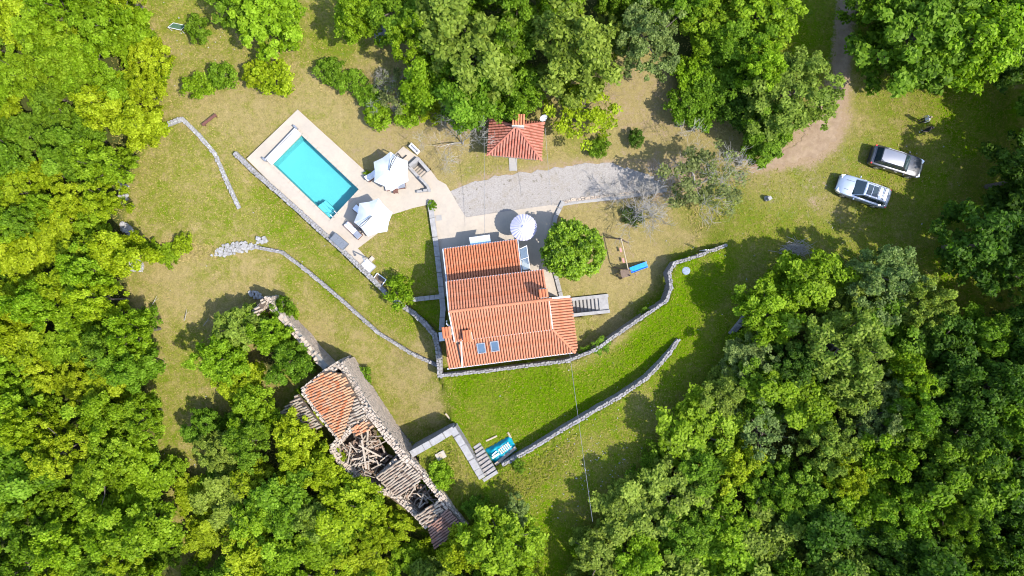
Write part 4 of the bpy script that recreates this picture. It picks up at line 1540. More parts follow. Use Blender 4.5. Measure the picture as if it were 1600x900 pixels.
# ------------------------------------------------------------------ swing set with slide
BLUE = M_noise('slide_blue', (0.012, 0.15, 0.60), (0.02, 0.22, 0.72), 3, .35)
PINK = M_noise('swing_seat_pink', (0.33, 0.13, 0.12), (0.38, 0.16, 0.15), 4, .5)
BROWN = M_noise('play_timber', (0.08, 0.055, 0.04), (0.13, 0.09, 0.065), 6, .8)
q = PG(972, 400)
sw = thing('swing_set', tuple(q), 'timber swing set with two pink seats and a blue slide', 'swing set')
ta, tb = P(970.5, 373, 2.15), P(981.5, 421, 2.15)
mb = MB()
mb.tube([ta, tb], .05, 8)
mb.build('top_beam', WOOD_PALE, sw)
for e, s in ((ta, -1), (tb, 1)):
    for px in (-1, 1):
        g0 = Vector((e.x + px * 1.05, e.y - .25 * px, 0))
        g0.z = TZ(g0.x, g0.y)
        mb = MB()
        mb.tube([g0, e], .045, 6)
        mb.build('leg', BROWN, sw)
    mb = MB()
    m0 = Vector((e.x - .55, e.y + .13, .95))
    m1 = Vector((e.x + .55, e.y - .13, .95))
    mb.tube([m0, m1], .035, 6)
    mb.build('cross_bar', BROWN, sw)
for px, py in ((970, 390.5), (974, 407)):
    s0 = P(px, py, .45)
    tt = ((s0.y - ta.y) / (tb.y - ta.y))
    top = ta.lerp(tb, tt)
    mb = MB()
    mb.box((s0.x, s0.y, .45), (.17, .42, .04), R(14))
    so = mb.build('swing_seat', PINK, sw)
    mb = MB()
    for k in (-1, 1):
        mb.tube([(s0.x - .05, s0.y + k * .19, .46), (top.x - .0, top.y + k * .12, 2.13)], .006, 4)
    mb.build('rope', WOOD_PALE, so)
# slide tower
p0 = P(977, 427, 1.15)
mb = MB()
mb.box((p0.x, p0.y, 1.1), (.8, .7, .06), R(14))
pl = mb.build('platform', BROWN, sw)
for sx in (-.38, .38):
    for sy in (-.33, .33):
        mb = MB()
        ca, sa = math.cos(R(14)), math.sin(R(14))
        mb.box((p0.x + sx * ca - sy * sa, p0.y + sx * sa + sy * ca, .7), (.07, .07, 1.5), R(14))
        mb.build('tower_post', BROWN, sw)
l0, l1 = P(966, 433, .05), P(973, 429.5, 1.1)
mb = MB()
dl = (l1 - l0).to_2d().to_3d().normalized()
ns = Vector((-dl.y, dl.x, 0))
for s in (-1, 1): mb.beam(l0 + ns * s * .25, l1 + ns * s * .25, .06, .06)
for i in range(5): mb.beam(l0.lerp(l1, (i + .7) / 5.5) - ns * .25, l0.lerp(l1, (i + .7) / 5.5) + ns * .25, .05, .05)
mb.build('ladder', BROWN, sw)
a, b = P(985, 422.5, 1.12), P(1011, 413, .2)
d = (b - a).to_2d().to_3d().normalized()
ns = Vector((-d.y, d.x, 0))
cur = [a + (b - a) * t + Vector((0, 0, -.12 * math.sin(math.pi * t))) for t in np.linspace(0, 1, 9)]
cur[-1].z += .04
vs, fs = [], []
prof = [(-.27, .2), (-.25, .2), (-.23, .02), (.23, .02), (.25, .2), (.27, .2), (.25, -.02), (-.25, -.02)]
for c in cur:
    for o_, h in prof: vs.append(c + ns * o_ + Vector((0, 0, h)))
m = len(prof)
for i in range(len(cur) - 1):
    for k in range(m): fs.append((i * m + k, i * m + (k + 1) % m, (i + 1) * m + (k + 1) % m, (i + 1) * m + k))
fs += [tuple(range(m)), tuple(range((len(cur) - 1) * m, len(cur) * m))[::-1]]
mb = MB()
mb.add(vs, fs)
mb.build('slide', BLUE, sw)

# ------------------------------------------------------------------ tarpaulin heap
TARP = M_noise('teal_tarpaulin', (0.0, 0.14, 0.19), (0.0, 0.20, 0.26), 2.2, .35, .4, 6)
q = PG(783, 705)
tp = thing('tarpaulin_heap', tuple(q), 'turquoise tarpaulin covering a heap beside the stone steps', 'tarpaulin')
cor = [PG(758, 702), PG(797, 680), PG(808, 702), PG(774, 727)]
N = 22
vs = []
rt = random.Random(5)
for j in range(N + 1):
    for i in range(N + 1):
        u, v = i / N, j / N
        p = cor[0].lerp(cor[1], u).lerp(cor[3].lerp(cor[2], u), v)
        e = min(u, 1 - u, v, 1 - v)
        h = .45 * min(1, e * 6) + .06 * math.sin(u * 23 + v * 9) * math.sin(v * 17 - u * 5) + rt.uniform(-.015, .015)
        if e == 0: h = .03
        vs.append((p.x + rt.uniform(-.03, .03), p.y + rt.uniform(-.03, .03), TZ(p.x, p.y) + max(.03, h)))
mb = MB()
mb.add(vs, [(j * (N + 1) + i, j * (N + 1) + i + 1, (j + 1) * (N + 1) + i + 1, (j + 1) * (N + 1) + i) for j in range(N) for i in range(N)])
mb.build('sheet', TARP, tp, smooth=True)
# timber laid on the tarpaulin: a slatted pallet, a board, a beam
CREAM = M_noise('cream_paint', (0.30, 0.29, 0.26), (0.38, 0.37, 0.33), 4, .8)
zt = q.z + .52
pa, pb2 = P(780, 707, zt), P(797, 694, zt)
dd = (pb2 - pa).normalized()
nn = Vector((-dd.y, dd.x, 0))
pal = thing('slatted_pallet', tuple(P(788, 703, zt)), 'white slatted pallet lying on the turquoise tarpaulin', 'pallet')
for i in range(6):
    c = pa.lerp(pb2, .12 + .78 * i / 5)
    mb = MB()
    mb.beam(c - nn * .27, c + nn * .27, .09, .04)
    mb.build('slat', CREAM, pal)
for s in (-1, 0, 1):
    mb = MB()
    mb.beam(pa.lerp(pb2, .05) + nn * s * .22 - Vector((0, 0, .07)), pb2 + nn * s * .22 - Vector((0, 0, .07)), .06, .09)
    mb.build('runner', WOOD_PALE, pal)
bd = thing('white_board', tuple(P(773, 712, zt)), 'white board lying askew on the lower end of the tarpaulin', 'board')
mb = MB()
mb.beam(P(769, 716, zt), P(780, 708.5, zt), .2, .05)
mb.build('plank', CREAM, bd)
mb = MB()
mb.beam(P(769, 712, zt + .03), P(776, 705, zt + .03), .1, .05)
mb.build('batten', WHITE, bd)
bm_ = MB()
bm_.beam(P(774, 726, zt - .1), P(806, 699, zt - .1), .26, .1)
o = bm_.build('grey_beam', WOOD_GREY)
tag(o, 'long grey board lying along the wall side of the tarpaulin', 'board')
for (x, y, l, a, lab) in ((768, 685, 1.1, 25, 'pale plank lying in the grass left of the tarpaulin'), (796, 680, .6, -62, 'short pale plank at the top corner of the tarpaulin'), (701, 652, .9, -50, 'pale stick on the edge between dry lawn and green lawn')):
    c = PG(x, y, .08)
    mb = MB()
    mb.box(c, (l, .16, .06), R(a))
    mb.box((c.x + .02, c.y + .02, c.z + .045), (l * .9, .1, .03), R(a))
    tag(mb.build('plank', WOOD_PALE), lab, 'plank')

# steps between green lawn and lower terrace
q = PG(757, 720)
ss = thing('garden_steps', tuple(q), 'weathered plank steps climbing beside the turquoise tarpaulin', 'steps')
STEP_GREY = M_noise('step_timber', (0.14, 0.125, 0.115), (0.26, 0.24, 0.225), 5, .9, .5, 25)
sa, sb = P(746, 697, .75), P(766, 744, 1.95)
dd = (sb - sa).to_2d().to_3d().normalized()
nn = Vector((-dd.y, dd.x, 0))
for i in range(9):
    c = sa.lerp(sb, i / 8)
    mb = MB()
    wd = .38 + .05 * i
    M_ = Matrix((nn, -dd, Vector((0, 0, 1)))).transposed()
    mb.box((c.x, c.y, c.z - .12), (wd * 1.9, .30, .3), math.atan2(nn.y, nn.x) + random.uniform(-.05, .05) + R(8))
    mb.build('step', COPING if i in (0, 2, 8) else STEP_GREY, ss)

# small pale hatch in the walled garden
q = PG(689, 711)
hc_ = thing('well_cover', tuple(q), 'small pale concrete cover in the walled garden by the ruin', 'cover', rz=R(28), local=True)
mb = MB()
mb.box((0, 0, .12), (.85, .65, .3))
mb.build('slab', PAVING, hc_)
mb = MB()
mb.box((0, 0, .29), (.28, .4, .06))
mb.build('lid', WOOD_PALE, hc_)

# manhole lid on the green lawn, patio grate
q = PG(1072, 423, .03)
mb = MB()
mb.lathe([(.36, -.02), (.36, .05), (.30, .07), (.05, .075)], q, 20)
tag(mb.build('manhole_lid', M_noise('grey_iron', (.12, .15, .19), (.17, .2, .25), 5, .6)), 'round blue grey lid in the bright green lawn near the wall', 'lid')
q = P(685.5, 340.5, .1)
mb = MB()
mb.box((q.x, q.y, .1), (.55, .5, .03), R(8))
for i in range(5): mb.box((q.x + (i - 2) * .09, q.y, .118), (.03, .42, .012), R(8))
tag(mb.build('drain_cover', PAVING_GREY), 'square drain cover flush in the pale patio near the lawn wall', 'drain cover')

# stump / rock on the east lawn
q = PG(1199, 311)
tag(MB().stone((q.x, q.y, q.z + .35), (.38, .34, .8), .5, .25).stone((q.x - .05, q.y + .03, q.z + .12), (.55, .48, .4), .2, .3).build('boulder', STONE_PALE), 'upright grey rock standing in the sunny grass left of the cars', 'rock')

# satellite dish beside the hut
q = P(848.5, 183, 3.0)
di = thing('satellite_dish', (q.x, q.y, .1), 'small pale satellite dish on a post beside the hut roof', 'satellite dish')
mb = MB()
mb.tube([(q.x, q.y, 0), (q.x, q.y, 3.0)], .035, 6)
mb.build('post', METAL_GREY, di)
vs, fs = [], []
dirn = Vector((.35, -.75, .55)).normalized()
u = dirn.cross(Vector((0, 0, 1))).normalized()
v = dirn.cross(u)
for r in range(4):
    for k in range(14):
        a = 2 * math.pi * k / 14
        rr_ = .36 * r / 3
        vs.append(q + u * math.cos(a) * rr_ + v * math.sin(a) * rr_ + dirn * (rr_ * rr_ * .9))
for r in range(3):
    for k in range(14): fs.append((r * 14 + k, r * 14 + (k + 1) % 14, (r + 1) * 14 + (k + 1) % 14, (r + 1) * 14 + k))
mb = MB()
mb.add(vs, fs)
mb.build('dish', GUTTER, di)
mb = MB()
mb.tube([q - v * .3 * -1, q + dirn * .5], .015, 5)
mb.box(q + dirn * .5, (.08, .08, .1))
mb.build('feed_arm', METAL_GREY, di)

# utility cables
CABLE = M_noise('cable', (0.10, 0.10, 0.10), (0.16, 0.16, 0.16), 3, .6)


def cable(pts, label, sag=.5, r=.022):
    a, b = pts
    p = [a.lerp(b, t) - Vector((0, 0, sag * 4 * t * (1 - t))) for t in np.linspace(0, 1, 24)]
    mb = MB()
    mb.tube(p, r, 5)
    tag(mb.build('overhead_cable', CABLE), label, 'cable')


cable((P(890, 551, 3.3), P(926, 815, 7.5)), 'thin cable running from the house corner down over the lawn to the woods', .4, .019)
cable((P(757, 366, 3.0), P(756, 180, 5.0)), 'thin cable crossing the gravel left of the hut', .4, .014)
cable((P(862, 321, 4.0), P(852, 200, 5.5)), 'thin cable running from the patio to the right of the hut', .4, .014)
# white pole by the long wall
q0, q1 = PG(1094, 400), P(1096, 382, 2.2)
for dx, lab in ((0, 'thin white fence post against the long wall by the play lawn'), (4, 'second thin white fence post at the long wall, nearer its end')):
    b0 = PG(1093 + dx, 392)
    mb = MB()
    mb.tube([(b0.x, b0.y, b0.z - .1), (b0.x + .02, b0.y, b0.z + 2.0)], .04, 8)
    mb.lathe([(.05, 0), (.05, .04), (.01, .06)], (b0.x + .02, b0.y, b0.z + 2.0), 8)
    tag(mb.build('fence_post', WHITE), lab, 'post')


# ------------------------------------------------------------------ cars
def M_paint(name, c, metal=.6):
    t = NT(name)
    p = t.pos(obj=True)
    col = t.mix(t.ramp(t.noise(p, 2.0, 4, .7), .4, .8, 0, .25), c, (0.25, 0.23, 0.20))
    return t.done(t.principled(col, .32, metal, .5, Coat_Weight=.6, Coat_Roughness=.08))


CAR_GLASS = M_noise('car_glass', (0.012, 0.022, 0.028), (0.02, 0.035, 0.04), 1, .04, spec=.6)
TYRE = M_noise('tyre', (0.018, 0.018, 0.018), (0.03, 0.03, 0.03), 8, .85)
RIM = M_noise('alloy_rim', (0.45, 0.45, 0.46), (0.55, 0.55, 0.56), 8, .3, metallic=.8)
LAMP_RED = M_noise('tail_lamp', (0.55, 0.01, 0.01), (0.6, 0.02, 0.02), 8, .2, spec=.6)
LAMP_CLEAR = M_noise('head_lamp', (0.6, 0.62, 0.64), (0.7, 0.72, 0.74), 8, .12, spec=.7)
BLACK_TRIM = M_noise('black_trim', (0.015, 0.015, 0.016), (0.03, 0.03, 0.03), 8, .55)


def car(loc, ang, paint, label, panels, roof_mat=None, L=4.75, W=1.88, H=1.72):
    root = thing('parked_car', loc, label, 'car', 'cars parked on the grass', rz=ang, local=True)
    hl, hw = L / 2, W / 2
    # lower body: stations from tail to nose: x, half width, z low, z shoulder
    st = [(-hl, .72, .45, .92), (-hl + .10, .86, .36, 1.00), (-hl + .45, .93, .30, 1.05), (-.9, .94, .28, 1.06), (.5, .94, .28, 1.04), (hl - 1.15, .93, .28, 1.01), (hl - .55, .90, .30, .95), (hl - .18, .80, .34, .84), (hl, .62, .42, .70)]
    vs, fs = [], []
    k = hw / .94
    for x, w_, zl, zs in st:
        w_ *= k
        for y, z in ((-w_ * .86, zl), (-w_, zl + .12), (-w_, zs - .18), (-w_ * .95, zs - .04), (-w_ * .80, zs), (0, zs + .035), (w_ * .80, zs), (w_ * .95, zs - .04), (w_, zs - .18), (w_, zl + .12), (w_ * .86, zl)):
            vs.append((x, y, z))
    m = 11
    for i in range(len(st) - 1):
        for j in range(m):
            fs.append((i * m + j, (i + 1) * m + j, (i + 1) * m + (j + 1) % m, i * m + (j + 1) % m))
    fs += [tuple(range(m)), tuple(range((len(st) - 1) * m, len(st) * m))[::-1]]
    mb = MB()
    mb.add(vs, fs)
    body = mb.build('body', paint, root, smooth=True)
    bv = body.modifiers.new('bevel', 'BEVEL')
    bv.width = .03
    bv.segments = 2
    # greenhouse
    zb, zr = 1.0, H
    xb0, xb1, xr0, xr1 = -hl + .28, hl - 1.38, -hl + .62, hl - 2.12
    yb, yr, yrm = hw * .86, hw * .66, hw * .69
    B = [(xb0, -yb * .94, zb), (xb0, yb * .94, zb), (xb1, yb * .92, zb), (xb1, -yb * .92, zb)]
    T = [(xr0, -yr, zr - .05), (xr0, yr, zr - .05), (xr1, yr * .98, zr - .02), (xr1, -yr * .98, zr - .02)]
    mb = MB()
    mb.box8([Vector(p) for p in B], [Vector(p) for p in T])
    cab = mb.build('cabin', paint, root)
    bv = cab.modifiers.new('bevel', 'BEVEL')
    bv.width = .05
    bv.segments = 3
    # roof skin, slightly crowned
    mb = MB()
    vs, fs = [], []
    nx_, ny_ = 8, 7
    for i in range(nx_):
        for j in range(ny_):
            u, v = i / (nx_ - 1), j / (ny_ - 1) * 2 - 1
            vs.append((xr0 + .03 + (xr1 - xr0 - .06) * u, v * yr * .93, zr - .035 + .03 * u + .035 * (1 - v * v) - .03 * (2 * u - 1) ** 2))
    for i in range(nx_ - 1):
        for j in range(ny_ - 1): fs.append((i * ny_ + j, (i + 1) * ny_ + j, (i + 1) * ny_ + j + 1, i * ny_ + j + 1))
    mb.add(vs, fs)
    roof = mb.build('roof', roof_mat or paint, root, smooth=True)

    def pane(name, quad, inset=.06, out=.018, n=None, mat=CAR_GLASS, par=root):
        q = [Vector(p) for p in quad]
        c = sum(q, Vector()) / 4
        nn = n or newell(q)
        q = [p + (c - p).normalized() * inset for p in q]
        mb = MB()
        mb.box8([p + nn * (out - .03) for p in q], [p + nn * out for p in q])
        return mb.build(name, mat, par)

    Bv, Tv = [Vector(p) for p in B], [Vector(p) for p in T]
    pane('windscreen', [Bv[2], Tv[2], Tv[3], Bv[3]], .07, .02, n=((Bv[3] - Bv[2]).cross(Tv[2] - Bv[2])).normalized() * (1 if ((Bv[3] - Bv[2]).cross(Tv[2] - Bv[2])).x > 0 else -1))
    nr = (Bv[1] - Bv[0]).cross(Tv[0] - Bv[0]).normalized()
    if nr.x > 0: nr = -nr
    pane('rear_window', [Bv[0], Tv[0], Tv[1], Bv[1]], .1, .02, n=nr)
    for s, (b0, b1, t0, t1) in ((-1, (Bv[0], Bv[3], Tv[0], Tv[3])), (1, (Bv[1], Bv[2], Tv[1], Tv[2]))):
        ns_ = (b1 - b0).cross(t0 - b0).normalized()
        if ns_.y * s < 0: ns_ = -ns_
        for u0, u1 in ((.06, .27), (.29, .60), (.62, .93)):
            lo, hi = .1, .84
            q = [b0.lerp(b1, u0).lerp(t0.lerp(t1, u0), lo), b0.lerp(b1, u1).lerp(t0.lerp(t1, u1), lo), b0.lerp(b1, u1).lerp(t0.lerp(t1, u1), hi), b0.lerp(b1, u0).lerp(t0.lerp(t1, u0), hi)]
            pane('side_window', q, .015, .02, n=ns_)
        mb = MB()
        mb.tube([(xr0 + .15, s * yr * .97, zr + .0), (xr0 + .25, s * yr * .97, zr + .05), (xr1 - .25, s * yr * .97, zr + .06), (xr1 - .1, s * yr * .97, zr + .01)], .022, 6)
        mb.build('roof_rail', METAL_GREY, root)
        mb = MB()
        mb.box((xb1 - .28, s * (hw + .08), 1.06), (.14, .2, .14))
        mm = mb.build('wing_mirror', paint, root)
        b_ = mm.modifiers.new('bevel', 'BEVEL')
        b_.width = .04
        for x in (-hl + .93, hl - .92):
            mb = MB()
            mb.lathe([(.33, -.11), (.35, -.09), (.35, .09), (.33, .11)], (x, s * (hw - .08), .35), 20, axis='Y')
            wh = mb.build('tyre', TYRE, root)
            mb = MB()
            mb.lathe([(.23, -.118), (.23, .118)], (x, s * (hw - .08), .35), 10, axis='Y')
            mb.build('rim', RIM, wh)
        for j in range(2):
            mb = MB()
            mb.box((xb0 + 1.15 + j * 1.05, s * (hw + .004), .85), (.2, .03, .035))
            mb.build('door_handle', METAL_GREY, root)
        mb = MB()
        mb.box((hl - .28, s * hw * .70, .80), (.34, .30, .12), s * -.35)
        mb.build('headlight', LAMP_CLEAR, root)
        mb = MB()
        mb.box((-hl + .16, s * hw * .80, .86), (.13, .2, .26), s * .3)
        mb.build('tail_light', LAMP_RED, root)
    mb = MB()
    mb.box((hl - .02, 0, .55), (.08, 1.1, .2))
    mb.build('grille', BLACK_TRIM, root)
    mb = MB()
    mb.box((-hl + .02, 0, .5), (.1, 1.45, .2))
    mb.build('rear_bumper', BLACK_TRIM, root)
    mb = MB()
    for s in (-1, 1): mb.box((hl - .95, s * .42, 1.035), (.75, .02, .015), s * -.06)
    mb.build('bonnet_crease', BLACK_TRIM, body)
    for u0, u1 in panels:
        mb = MB()
        x0, x1 = xr1 + (xr0 - xr1) * u0, xr1 + (xr0 - xr1) * u1
        mb.box8([Vector((x0, -yr * .72, zr - .03)), Vector((x1, -yr * .72, zr - .03)), Vector((x1, yr * .72, zr - .03)), Vector((x0, yr * .72, zr - .03))],
                [Vector((x0, -yr * .72, zr + .05)), Vector((x1, -yr * .72, zr + .05)), Vector((x1, yr * .72, zr + .05)), Vector((x0, yr * .72, zr + .05))])
        mb.build('sunroof_panel', CAR_GLASS, roof)
    for u in ((.58, .82) if panels else ()):
        mb = MB()
        x0 = xr1 + (xr0 - xr1) * u
        mb.tube([(x0, -yr * .97, zr + .08), (x0, yr * .97, zr + .08)], .03, 6)
        mb.build('roof_bar', METAL_DARK, root)
    return root


g1 = PG(1342, 300)
car(tuple(g1), R(180 - 19), M_paint('paint_silver', (0.33, 0.37, 0.43)), 'silver estate car with dark sunroof panels, nearer the lawn', ((.10, .30), (.34, .54)))
g2 = PG(1394, 255)
car(tuple(g2), R(-17), M_paint('paint_black', (0.035, 0.037, 0.045), .5), 'black sport utility car with grey reflection painted on its roof, nearer the two people', (), roof_mat=M_paint('paint_roof_reflection', (0.16, 0.165, 0.19)), H=1.68)  # roof colour puts a grey reflection into the black paint


# ------------------------------------------------------------------ two people
def person(px, py, face, label, shirt, trousers, hair, shoes, sleeves_long, sway=0.0):
    g0 = PG(px, py)
    joints = {
        'pelvis': (0, 0, .95, .155, .115), 'waist': (0, 0, 1.10, .14, .105), 'chest': (.01, 0, 1.30, .175, .125), 'neckb': (0, 0, 1.46, .085, .075), 'neck': (.01, 0, 1.53, .055, .055),
        'head': (.02, 0, 1.64, .085, .095), 'crown': (.01, 0, 1.73, .07, .08)}
    order = ['pelvis', 'waist', 'chest', 'neckb', 'neck', 'head', 'crown']
    vs, ed, rad = [], [], []
    id_ = {}
    for n_ in order:
        x, y, z, a, b = joints[n_]
        id_[n_] = len(vs)
        vs.append((x, y, z))
        rad.append((a, b))
    for a, b in zip(order[:-1], order[1:]): ed.append((id_[a], id_[b]))

    def chain(start, pts):
        prev = id_[start]
        for x, y, z, r in pts:
            vs.append((x, y, z))
            rad.append((r, r))
            ed.append((prev, len(vs) - 1))
            prev = len(vs) - 1
        return prev

    hands = []
    for s in (-1, 1):
        chain('pelvis', [(.0, s * .10, .86, .095), (.02 + s * sway, s * .11, .50, .062), (.0 + s * sway, s * .11, .28, .055), (-.01 + s * sway, s * .11, .09, .042), (.06 + s * sway, s * .12, .045, .042), (.17 + s * sway, s * .13, .035, .032)])
        bend = .12 if s > 0 else .05
        chain('chest', [(.0, s * .17, 1.41, .065), (-.01, s * .225, 1.30, .052), (-.02, s * .26, 1.10, .042), (bend, s * .25, .88, .03), (bend + .02, s * .25, .81, .032)])
        base = len(vs) - 1
        for f, (dx, l) in enumerate(((.03, .075), (.01, .085), (-.01, .08), (-.03, .065))):
            x0, y0, z0 = vs[base]
            p1 = (x0 + dx, y0, z0 - .04, .009)
            p2 = (x0 + dx + .012, y0 - s * .015, z0 - .04 - l, .008)
            vs.append(p1[:3]); rad.append((.011, .011)); ed.append((base, len(vs) - 1))
            vs.append(p2[:3]); rad.append((.009, .009)); ed.append((len(vs) - 2, len(vs) - 1))
        vs.append((x0 + .05, y0 - s * .02, z0 - .02)); rad.append((.011, .011)); ed.append((base, len(vs) - 1))
    me = bpy.data.meshes.new('body_base')
    me.from_pydata(vs, ed, [])
    tmp = link(bpy.data.objects.new('tmp_person', me))
    sk = tmp.modifiers.new('skin', 'SKIN')
    sk.use_smooth_shade = True
    for v, r in zip(me.skin_vertices[0].data, rad):
        v.radius = r
    me.skin_vertices[0].data[0].use_root = True
    sb = tmp.modifiers.new('sub', 'SUBSURF')
    sb.levels = sb.render_levels = 1
    dg = bpy.context.evaluated_depsgraph_get()
    ev = bpy.data.meshes.new_from_object(tmp.evaluated_get(dg))
    bpy.data.objects.remove(tmp)
    SKIN = bpy.data.materials.get('skin') or M_noise('skin', (.42, .25, .18), (.48, .29, .21), 6, .6)
    ev.materials.clear()
    for mt in (SKIN, shirt, trousers, shoes): ev.materials.append(mt)
    for p in ev.polygons:
        c = p.center
        arm = abs(c.y) > .20 and c.z < 1.36
        if c.z < .075: mi = 3
        elif arm: mi = 1 if (c.z > (.86 if sleeves_long else 1.14)) else 0
        elif c.z < .98: mi = 2
        elif c.z < 1.49: mi = 1
        else: mi = 0
        p.material_index = mi
        p.use_smooth = True
    root = thing('person', tuple(g0), label, 'person', rz=face, local=True)
    bo = link(bpy.data.objects.new('body', ev))
    bo.parent = root
    mb = MB()
    prof = [(.10, 1.60), (.118, 1.66), (.112, 1.73), (.085, 1.79), (.04, 1.815)]
    vs2, fs2 = [], []
    for r, h in prof:
        for k in range(14):
            a = 2 * math.pi * k / 14
            f_ = .72 if math.cos(a) > .5 and h < 1.72 else 1
            vs2.append((r * math.cos(a) * f_ - .005, r * math.sin(a) * .92, h))
    for i in range(len(prof) - 1):
        for k in range(14): fs2.append((i * 14 + k, i * 14 + (k + 1) % 14, (i + 1) * 14 + (k + 1) % 14, (i + 1) * 14 + k))
    fs2.append(tuple(range(4 * 14, 5 * 14)))
    mb.add(vs2, fs2)
    mb.build('hair', hair, root, smooth=True)
    mb = MB()
    mb.lathe([(.018, -.02), (.012, .03), (.004, .05)], (.118, 0, 1.635), 6)
    for s in (-1, 1):
        mb.box((.015, s * .1, 1.645), (.035, .02, .055))
    mb.build('nose_and_ears', SKIN, bo)
    EYE = bpy.data.materials.get('eye') or M_noise('eye', (.03, .02, .015), (.04, .03, .02), 9, .3)
    mb = MB()
    for s in (-1, 1): mb.lathe([(.004, -.008), (.011, 0), (.004, .008)], (.105, s * .035, 1.665), 6)
    mb.box((.108, 0, 1.60), (.012, .05, .01))
    mb.build('eyes_and_mouth', EYE, bo)


BLACKCLOTH = M_noise('black_cloth', (.012, .012, .014), (.022, .022, .024), 9, .9)
GREYCLOTH = M_noise('pale_grey_cloth', (.34, .34, .33), (.42, .42, .41), 9, .9)
HAIR_PALE = M_noise('pale_hair', (.16, .12, .08), (.22, .17, .11), 20, .7)
HAIR_DARK = M_noise('dark_hair', (.012, .01, .009), (.02, .016, .014), 20, .6)
SHOES_W = M_noise('white_shoes', (.6, .6, .6), (.7, .7, .7), 9, .6)
person(1437, 190, R(200), 'person in a pale grey top and black trousers standing beyond the cars', GREYCLOTH, BLACKCLOTH, HAIR_PALE, BLACKCLOTH, True, .02)
person(1440, 206, R(150), 'person dressed in black with white shoes standing beside the dark car', BLACKCLOTH, BLACKCLOTH, HAIR_DARK, SHOES_W, False, .05)

# ------------------------------------------------------------------ trees and shrubs
def unit(n, rng):
    v = rng.normal(size=(n, 3))
    return v / np.linalg.norm(v, axis=1, keepdims=True)


def make_crown(name, Rc, zc, Hc, nclump, per, leaf, seed, mat=LEAF, spread=(.5, 1.0), rc=(.2, .34), flat=.75, low=-.45, inner=.25, aspect=.62, lobes=1.0):
    """Leaf blades in uneven clumps spread through a lobed crown volume; returns mesh and clump centres."""
    rng = np.random.default_rng(seed)
    d = unit(nclump * 3, rng)
    d = d[d[:, 2] > low][:nclump]
    nclump = len(d)
    # lobed outline
    az = np.arctan2(d[:, 1], d[:, 0])
    ph = rng.uniform(0, 6.28, 4)
    lob = 1 + lobes * (.13 * np.sin(2 * az + ph[0]) + .11 * np.sin(3 * az + ph[1]) + .08 * np.sin(5 * az + ph[2]))
    f = rng.uniform(*spread, nclump) ** .6
    f = np.where(rng.random(nclump) < inner, f * .55, f)
    C = d * (f * lob)[:, None] * np.array([Rc, Rc, Hc])
    C[:, 2] += zc
    rad = Rc * rng.uniform(*rc, nclump)
    ctone = rng.normal(.5, .13, nclump)
    pos, nor, tone = [], [], []
    for i in range(nclump):
        n = max(6, int(per * (rad[i] / (Rc * np.mean(rc))) ** 2))
        u = unit(n, rng)
        u[:, 2] = np.where(u[:, 2] < -.3, -u[:, 2], u[:, 2])
        sh = rng.uniform(.45, 1.12, n) ** .8
        bump = 1 + .25 * np.sin(u[:, 0] * 5 + i) * np.sin(u[:, 1] * 6 + i * 2)
        p = C[i] + u * (rad[i] * sh * bump)[:, None] * np.array([1, 1, flat])
        nn = u * .6 + rng.normal(size=(n, 3)) * .55 + np.array([.18, -.09, .75])
        pos.append(p)
        nor.append(nn / np.linalg.norm(nn, axis=1, keepdims=True))
        tone.append(np.clip(ctone[i] + rng.normal(0, .24, n), 0, 1))
    pos, nor, tone = np.concatenate(pos), np.concatenate(nor), np.concatenate(tone)
    n = len(pos)
    a = unit(n, rng)
    t = np.cross(nor, a)
    t /= np.linalg.norm(t, axis=1, keepdims=True) + 1e-9
    b = np.cross(nor, t)
    L = leaf * rng.uniform(.6, 1.35, n)[:, None]
    V = np.stack([pos - t * L * .5, pos + b * L * aspect * .5 + nor * L * .06 - t * L * .05, pos + t * L * .5 - nor * L * .1, pos - b * L * aspect * .5 + nor * L * .06 - t * L * .05], 1).reshape(-1, 3)
    F = np.arange(n * 4).reshape(n, 4)
    me = np_mesh(name, V, F, [mat], {'tone': np.repeat(tone, 4)})
    return me, C


def make_trunk(name, C, h0, r0, seed, mat=BARK, lean=.3, nb=9):
    rng = random.Random(seed)
    mb = MB()
    top = Vector((rng.uniform(-lean, lean), rng.uniform(-lean, lean), h0))
    mid = Vector((top.x * .3, top.y * .3, h0 * .5))
    mb.tube([(0, 0, -.6), (0, 0, 0), mid, top], [r0 * 1.5, r0 * 1.15, r0 * .85, r0 * .6], 7)
    idx = list(range(len(C)))
    rng.shuffle(idx)
    for i in idx[:nb]:
        c = Vector(C[i])
        s = mid.lerp(top, rng.random())
        m = s.lerp(c, .55) + Vector((rng.uniform(-.3, .3), rng.uniform(-.3, .3), -.25))
        mb.tube([s, m, c], [r0 * .45, r0 * .28, r0 * .08], 5, cap=False)
    me = bpy.data.meshes.new(name)
    me.from_pydata(mb.v, [], mb.f)
    me.materials.append(mat)
    return me


PROTO = {}


def proto(key, Rc, h, nclump, per, leaf, seed, zc=.6, Hc=.4, **kw):
    cm, C = make_crown('crown', Rc, h * zc, h * Hc, nclump, per, leaf, seed, **kw)
    tm = make_trunk('trunk', C, h * .55, .035 * h * .6 + .03, seed)
    PROTO[key] = (cm, tm, Rc * 1.12, h, zc)


